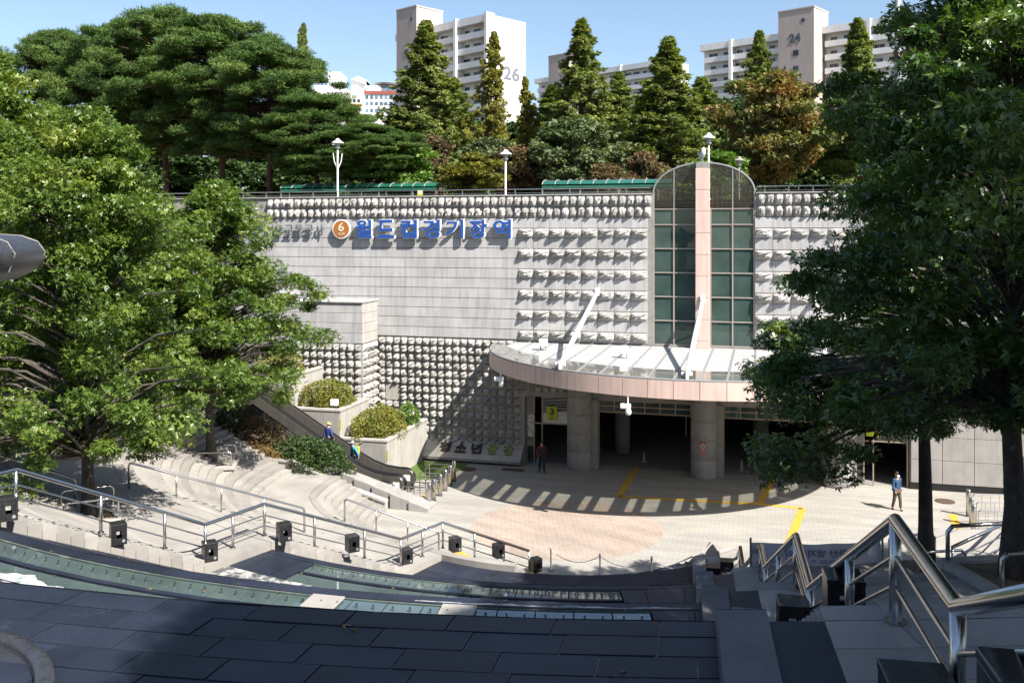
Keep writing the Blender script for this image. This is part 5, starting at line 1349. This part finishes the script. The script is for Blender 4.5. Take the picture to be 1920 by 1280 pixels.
# ------------------------------------------------------------------ trees
OA = tree_meshes('oak', 3, 13.0, 5.2, M['oakleaf'], 2.2, 310, 210, .18, 'lobed', trunk_r=.21, clump_r=.85, flat=.48)
OB = tree_meshes('oak', 8, 13.0, 5.0, M['oakleaf'], 3.6, 290, 200, .18, 'lobed', trunk_r=.20, clump_r=.85, flat=.48)
OC = tree_meshes('pinoak', 14, 13.0, 5.6, M['oakdark'], 3.2, 300, 200, .17, 'lobed', trunk_r=.21, clump_r=.8, flat=.46)
_q = random.Random(77)
LOWL = [(-_q.uniform(1.0,4.2), _q.uniform(-1.6,1.4), 0, _q.uniform(.55,.85)) for _ in range(46)]
LOWL = [(x, y, _q.uniform(2.7 if -4.6 < x < -2.2 else 3.6, 6.2), r_) for x, y, z, r_ in LOWL]
OD = tree_meshes('pinoak', 16, 11.0, 4.7, M['oakdark'], 4.3, 220, 210, .15, 'lobed', trunk_r=.2, clump_r=.72, flat=.46, extra=LOWL)
GO = 'oaks on the stairs'
plant_tree('oak_tree','front left oak with its dark trunk rising in front of the steps',OA,(-13.0,28.7,4.03),.4,(.86,.86,.95),GO)
plant_tree('oak_tree','oak by the escalators, its crown reaching over the grey wall',OB,(-13.5,42.0,2.35),1.9,(.97,.97,.96),GO)
plant_tree('oak_tree','oak at the left edge reaching the sky beside the pines',OA,(-20.2,36.2,5.2),2.6,(.95,.95,1.1),GO)
plant_tree('oak_tree','oak crown low behind the left trunk, above the upper steps',OB,(-17.5,41.0,3.9),4.0,(.9,.9,.88),GO)
plant_tree('oak_tree','oak at the left edge under the fountain bowl, leaves filling the left side',OB,(-18.2,31.5,6.0),3.1,(.8,.8,.82),GO)
plant_tree('oak_tree','dark oak at right with its trunk in front of the walking man',OD,(10.75,24.2,4.03),0,(1,1,1),GO)
plant_tree('oak_tree','nearest dark oak with a thick trunk at the right edge',OC,(8.9,16.6,6.65),2.2,(.90,.90,.98),GO)
plant_tree('oak_tree','oak standing outside the right edge, its leaves filling the upper right corner',OC,(12.9,19.0,6.65),4.1,(.85,.85,1.0),GO)
plant_tree('oak_tree','oak beside the right stairs, out of the picture, shading the steps',OC,(12.2,8.6,8.5),1.2,(.95,.95,1.05),GO)
plant_tree('oak_tree','oak beside the viewer, out of the picture, shading the near slabs',OC,(8.6,-.2,11.1),3.0,(.95,.95,1),GO)
plant_tree('oak_tree','oak on the right slope, out of the picture, shading the right handrail',OC,(10.2,3.6,10.0),5.0,(.9,.9,1.0),GO)
plant_tree('oak_tree','oak close behind the viewer, out of the picture, shading the cascade head',OC,(7.8,-1.6,11.1),.7,(.95,.95,1.02),GO)
PA = tree_meshes('pine', 21, 15.5, 5.6, M['pineleaf'], 5.0, 240, 210, .30, 'tuft', 'pinebark', flat=.5, trunk_r=.26, clump_r=.82)
PB = tree_meshes('pine', 27, 15.0, 5.2, M['pineleaf'], 4.5, 220, 210, .30, 'tuft', 'pinebark', flat=.5, trunk_r=.24, clump_r=.82)
def at(px, d): return ((px-960)/1750*d, d, 14.5)
def hs(top, d, h0): return (EYE+(436-top)/1750*d-14.5)/h0
GP = 'pines above the station wall'
for i, (px, top, d, v, sx, lab) in enumerate(((110,72,78,PA,1.0,'pine at far left, dark crown behind the oak leaves'),(215,48,74,PB,.95,'pine second from the left with a flat dark top'),(310,30,72,PA,1.05,'tallest pine, its ragged top highest against the sky'),
      (420,36,68,PB,1.05,'broad pine right of the tallest, trunk bare above the wall'),(505,88,64,PA,.92,'pine with layered boughs left of the white lamp'),(592,178,62,PB,.78,'pine leaning over the white lamp, lower than its neighbours'),(690,238,60,PA,.66,'lowest pine, right of the white lamp'))):
    k = hs(top, d, 15.3); plant_tree('pine_tree', lab, v, at(px,d), i*1.3, (sx,sx,k), GP)
plant_tree('pine_tree','dark pine behind the autumn tree, left of the right oak',PB,at(1610,72),.9,(.75,.75,hs(170,72,15.3)),GP)
MA_ = tree_meshes('cone', 33, 18, 3.6, M['metaleaf'], 1.0, 900, 40, .27, 'spray', trunk_r=.2, clump_r=.55, flat=.85)
MB_ = tree_meshes('cone', 38, 18, 3.3, M['metayel'], 1.0, 620, 44, .26, 'spray', trunk_r=.18, clump_r=.52, flat=.85)
MC_ = tree_meshes('cone', 61, 18, 3.9, M['metaleaf'], 1.0, 800, 40, .27, 'spray', trunk_r=.2, clump_r=.58, flat=.85)
GM = 'dawn redwoods in the park'
for i, (px, top, d, v, sx, lab) in enumerate(((545,52,120,MA_,.6,'thin dawn redwood tip rising behind the pines'),(797,50,86,MA_,1.05,'tall dawn redwood left of block 26, widest of its row'),(862,150,92,MC_,.95,'short dawn redwood in front of the balconies of block 26'),(908,66,84,MB_,.62,'yellowish dawn redwood in front of the gable numbered 26'),
      (1000,150,90,MB_,.5,'thin yellowish dawn redwood at the right edge of the white gable'),(1022,165,94,MA_,.95,'low dawn redwood left of the middle pink tower'),(1092,50,86,MC_,.9,'pointed dawn redwood in front of the middle pink tower'),(1165,140,98,MA_,.9,'small dawn redwood in front of the middle balconies'),
      (1252,70,82,MA_,1.0,'tall dawn redwood right of the middle block, above the arch'),(1205,170,90,MC_,1.0,'low dawn redwood left of the lamp on the pillar'),(1330,150,95,MC_,1.0,'dawn redwood left of the autumn tree'),(1418,66,104,MA_,.85,'dawn redwood left of the tower numbered 24'),(1612,48,92,MA_,.9,'dawn redwood right of the tower numbered 24'),(740,205,88,MC_,.9,'low dawn redwood behind the lowest pine'))):
    _t = plant_tree('dawn_redwood', lab, v, at(px,d), i*.9, (sx*1.4,sx*1.4,hs(top,d,17.6)), GM)
    _t.rotation_euler = (.05*math.sin(i*2.3), .05*math.cos(i*3.1), i*.9)
RD = tree_meshes('round', 44, 9, 4.4, M['autumn'], 2.2, 120, 170, .34, 'pair', trunk_r=.2, clump_r=1.0, flat=.45)
RG = tree_meshes('round', 47, 7, 3.4, M['greygreen'], 1.0, 110, 150, .30, 'pair', trunk_r=.14, clump_r=.85, flat=.5)
RB = tree_meshes('round', 49, 5, 2.3, M['bright'], .8, 80, 130, .27, 'pair', trunk_r=.1, clump_r=.7, flat=.55)
RY = tree_meshes('round', 51, 5, 2.6, M['yellowgr'], 1.2, 80, 120, .27, 'pair', trunk_r=.1, clump_r=.7, flat=.4)
RR = tree_meshes('round', 53, 4, 2.0, M['reddish'], .6, 70, 120, .24, 'pair', trunk_r=.08, clump_r=.65, flat=.55)
DK = tree_meshes('round', 57, 8, 4.2, M['darkleaf'], .6, 120, 150, .36, 'pair', trunk_r=.16, clump_r=1.1, flat=.6)
def rt(nm, lab, v, h0, px, top, d, sx, rz, grp='small trees behind the railing'): plant_tree(nm, lab, v, at(px,d), rz, (sx,sx,hs(top,d,h0)), grp)
rt('autumn_tree','broad tree turning orange and red in front of block 24',RD,9.2,1452,138,70,.98,.4)
rt('small_tree','bright green tree right of the lowest pine',RB,5.2,752,262,60,.95,.2)
rt('small_tree','reddish brown bush between the bright green tree and the yellow one',RR,4.2,812,255,64,.85,1.0)
rt('small_tree','yellow-green tree left of the lamp between the walkway roofs',RY,5.2,885,288,60,.85,.7)
rt('small_tree','small reddish-green tree right of the same lamp',RR,4.2,972,275,66,1.0,2.2)
rt('small_tree','round grey-green tree in the middle of the park edge',RG,7.2,1080,225,66,1.05,.5)
rt('small_tree','grey-green tree behind the yellow-green one',RG,7.2,915,262,72,.85,2.5)
rt('small_tree','low red-brown bush behind the right walkway roof',RR,4.2,1138,308,60,.85,3.0)
rt('small_tree','dark bush just left of the arched glass top',RR,4.2,1205,285,62,.7,4.0)
rt('small_tree','bright tree showing through the right half of the arch',RB,5.2,1352,285,64,.8,4.4)
EV = ((60,240,84,1.3,'left of all the others behind the far left pine'),(190,260,84,1.3,'under the second pine from the left'),(330,270,86,1.3,'under the tallest pine'),(470,280,88,1.3,'between the broad pine and the white lamp'),(600,285,88,1.2,'behind the white lamp with side bars'),
 (700,270,92,1.2,'behind the lowest pine'),(790,225,100,1.25,'behind the bright green tree'),(880,232,104,1.25,'behind the yellow-green tree'),(965,232,104,1.2,'below the yellowish redwood at the gable edge'),(1040,215,100,1.25,'left of the round grey-green tree'),
 (1130,212,100,1.3,'right of the round grey-green tree'),(1215,205,100,1.3,'left of the arched glass top'),(1300,195,98,1.35,'directly behind the pink pillar'),(1390,190,96,1.35,'behind the left side of the autumn tree'),(1480,230,96,1.35,'under the autumn tree'),(1570,215,94,1.35,'right of the autumn tree'),
 (1660,200,92,1.4,'behind the steel mast'),(1760,190,92,1.4,'behind the upper part of the right oak'),(1860,190,92,1.4,'at the far right behind the oaks'))
for i, (px, top, d, sx, lab) in enumerate(EV): rt('evergreen_tree','dense dark evergreen '+lab,DK,8.3,px,top,d,sx,i*.7,'dark evergreens behind the park trees')

# fallen leaves lying about
rng = np.random.default_rng(99); pts = []
while len(pts) < 420:
    th = rng.uniform(-8,75); r_ = rng.uniform(7,34.5)
    if th < 33: z = zc(r_)+.012
    else:
        r2 = r_-0.0; z = None
        for (q0,q1,zz) in step_list():
            if q0 <= r2 - gl(th) < q1: z = zz+.012
        if z is None: continue
    if th < thR(r_)+1 : continue
    x, y = pol(r_, th); pts.append((x,y,z))
fl_ = leaf_mesh('fallen_leaves', np.array(pts), rng.uniform(.05,.11,len(pts)), rng.random(len(pts)), 'lobed', rng, M['drygrass'], up=9.0)
o = link('fallen_leaves', fl_); o["kind"] = "stuff"; o["label"] = "dry brown leaves scattered on the steps and dark slabs"; o["category"] = "leaves"
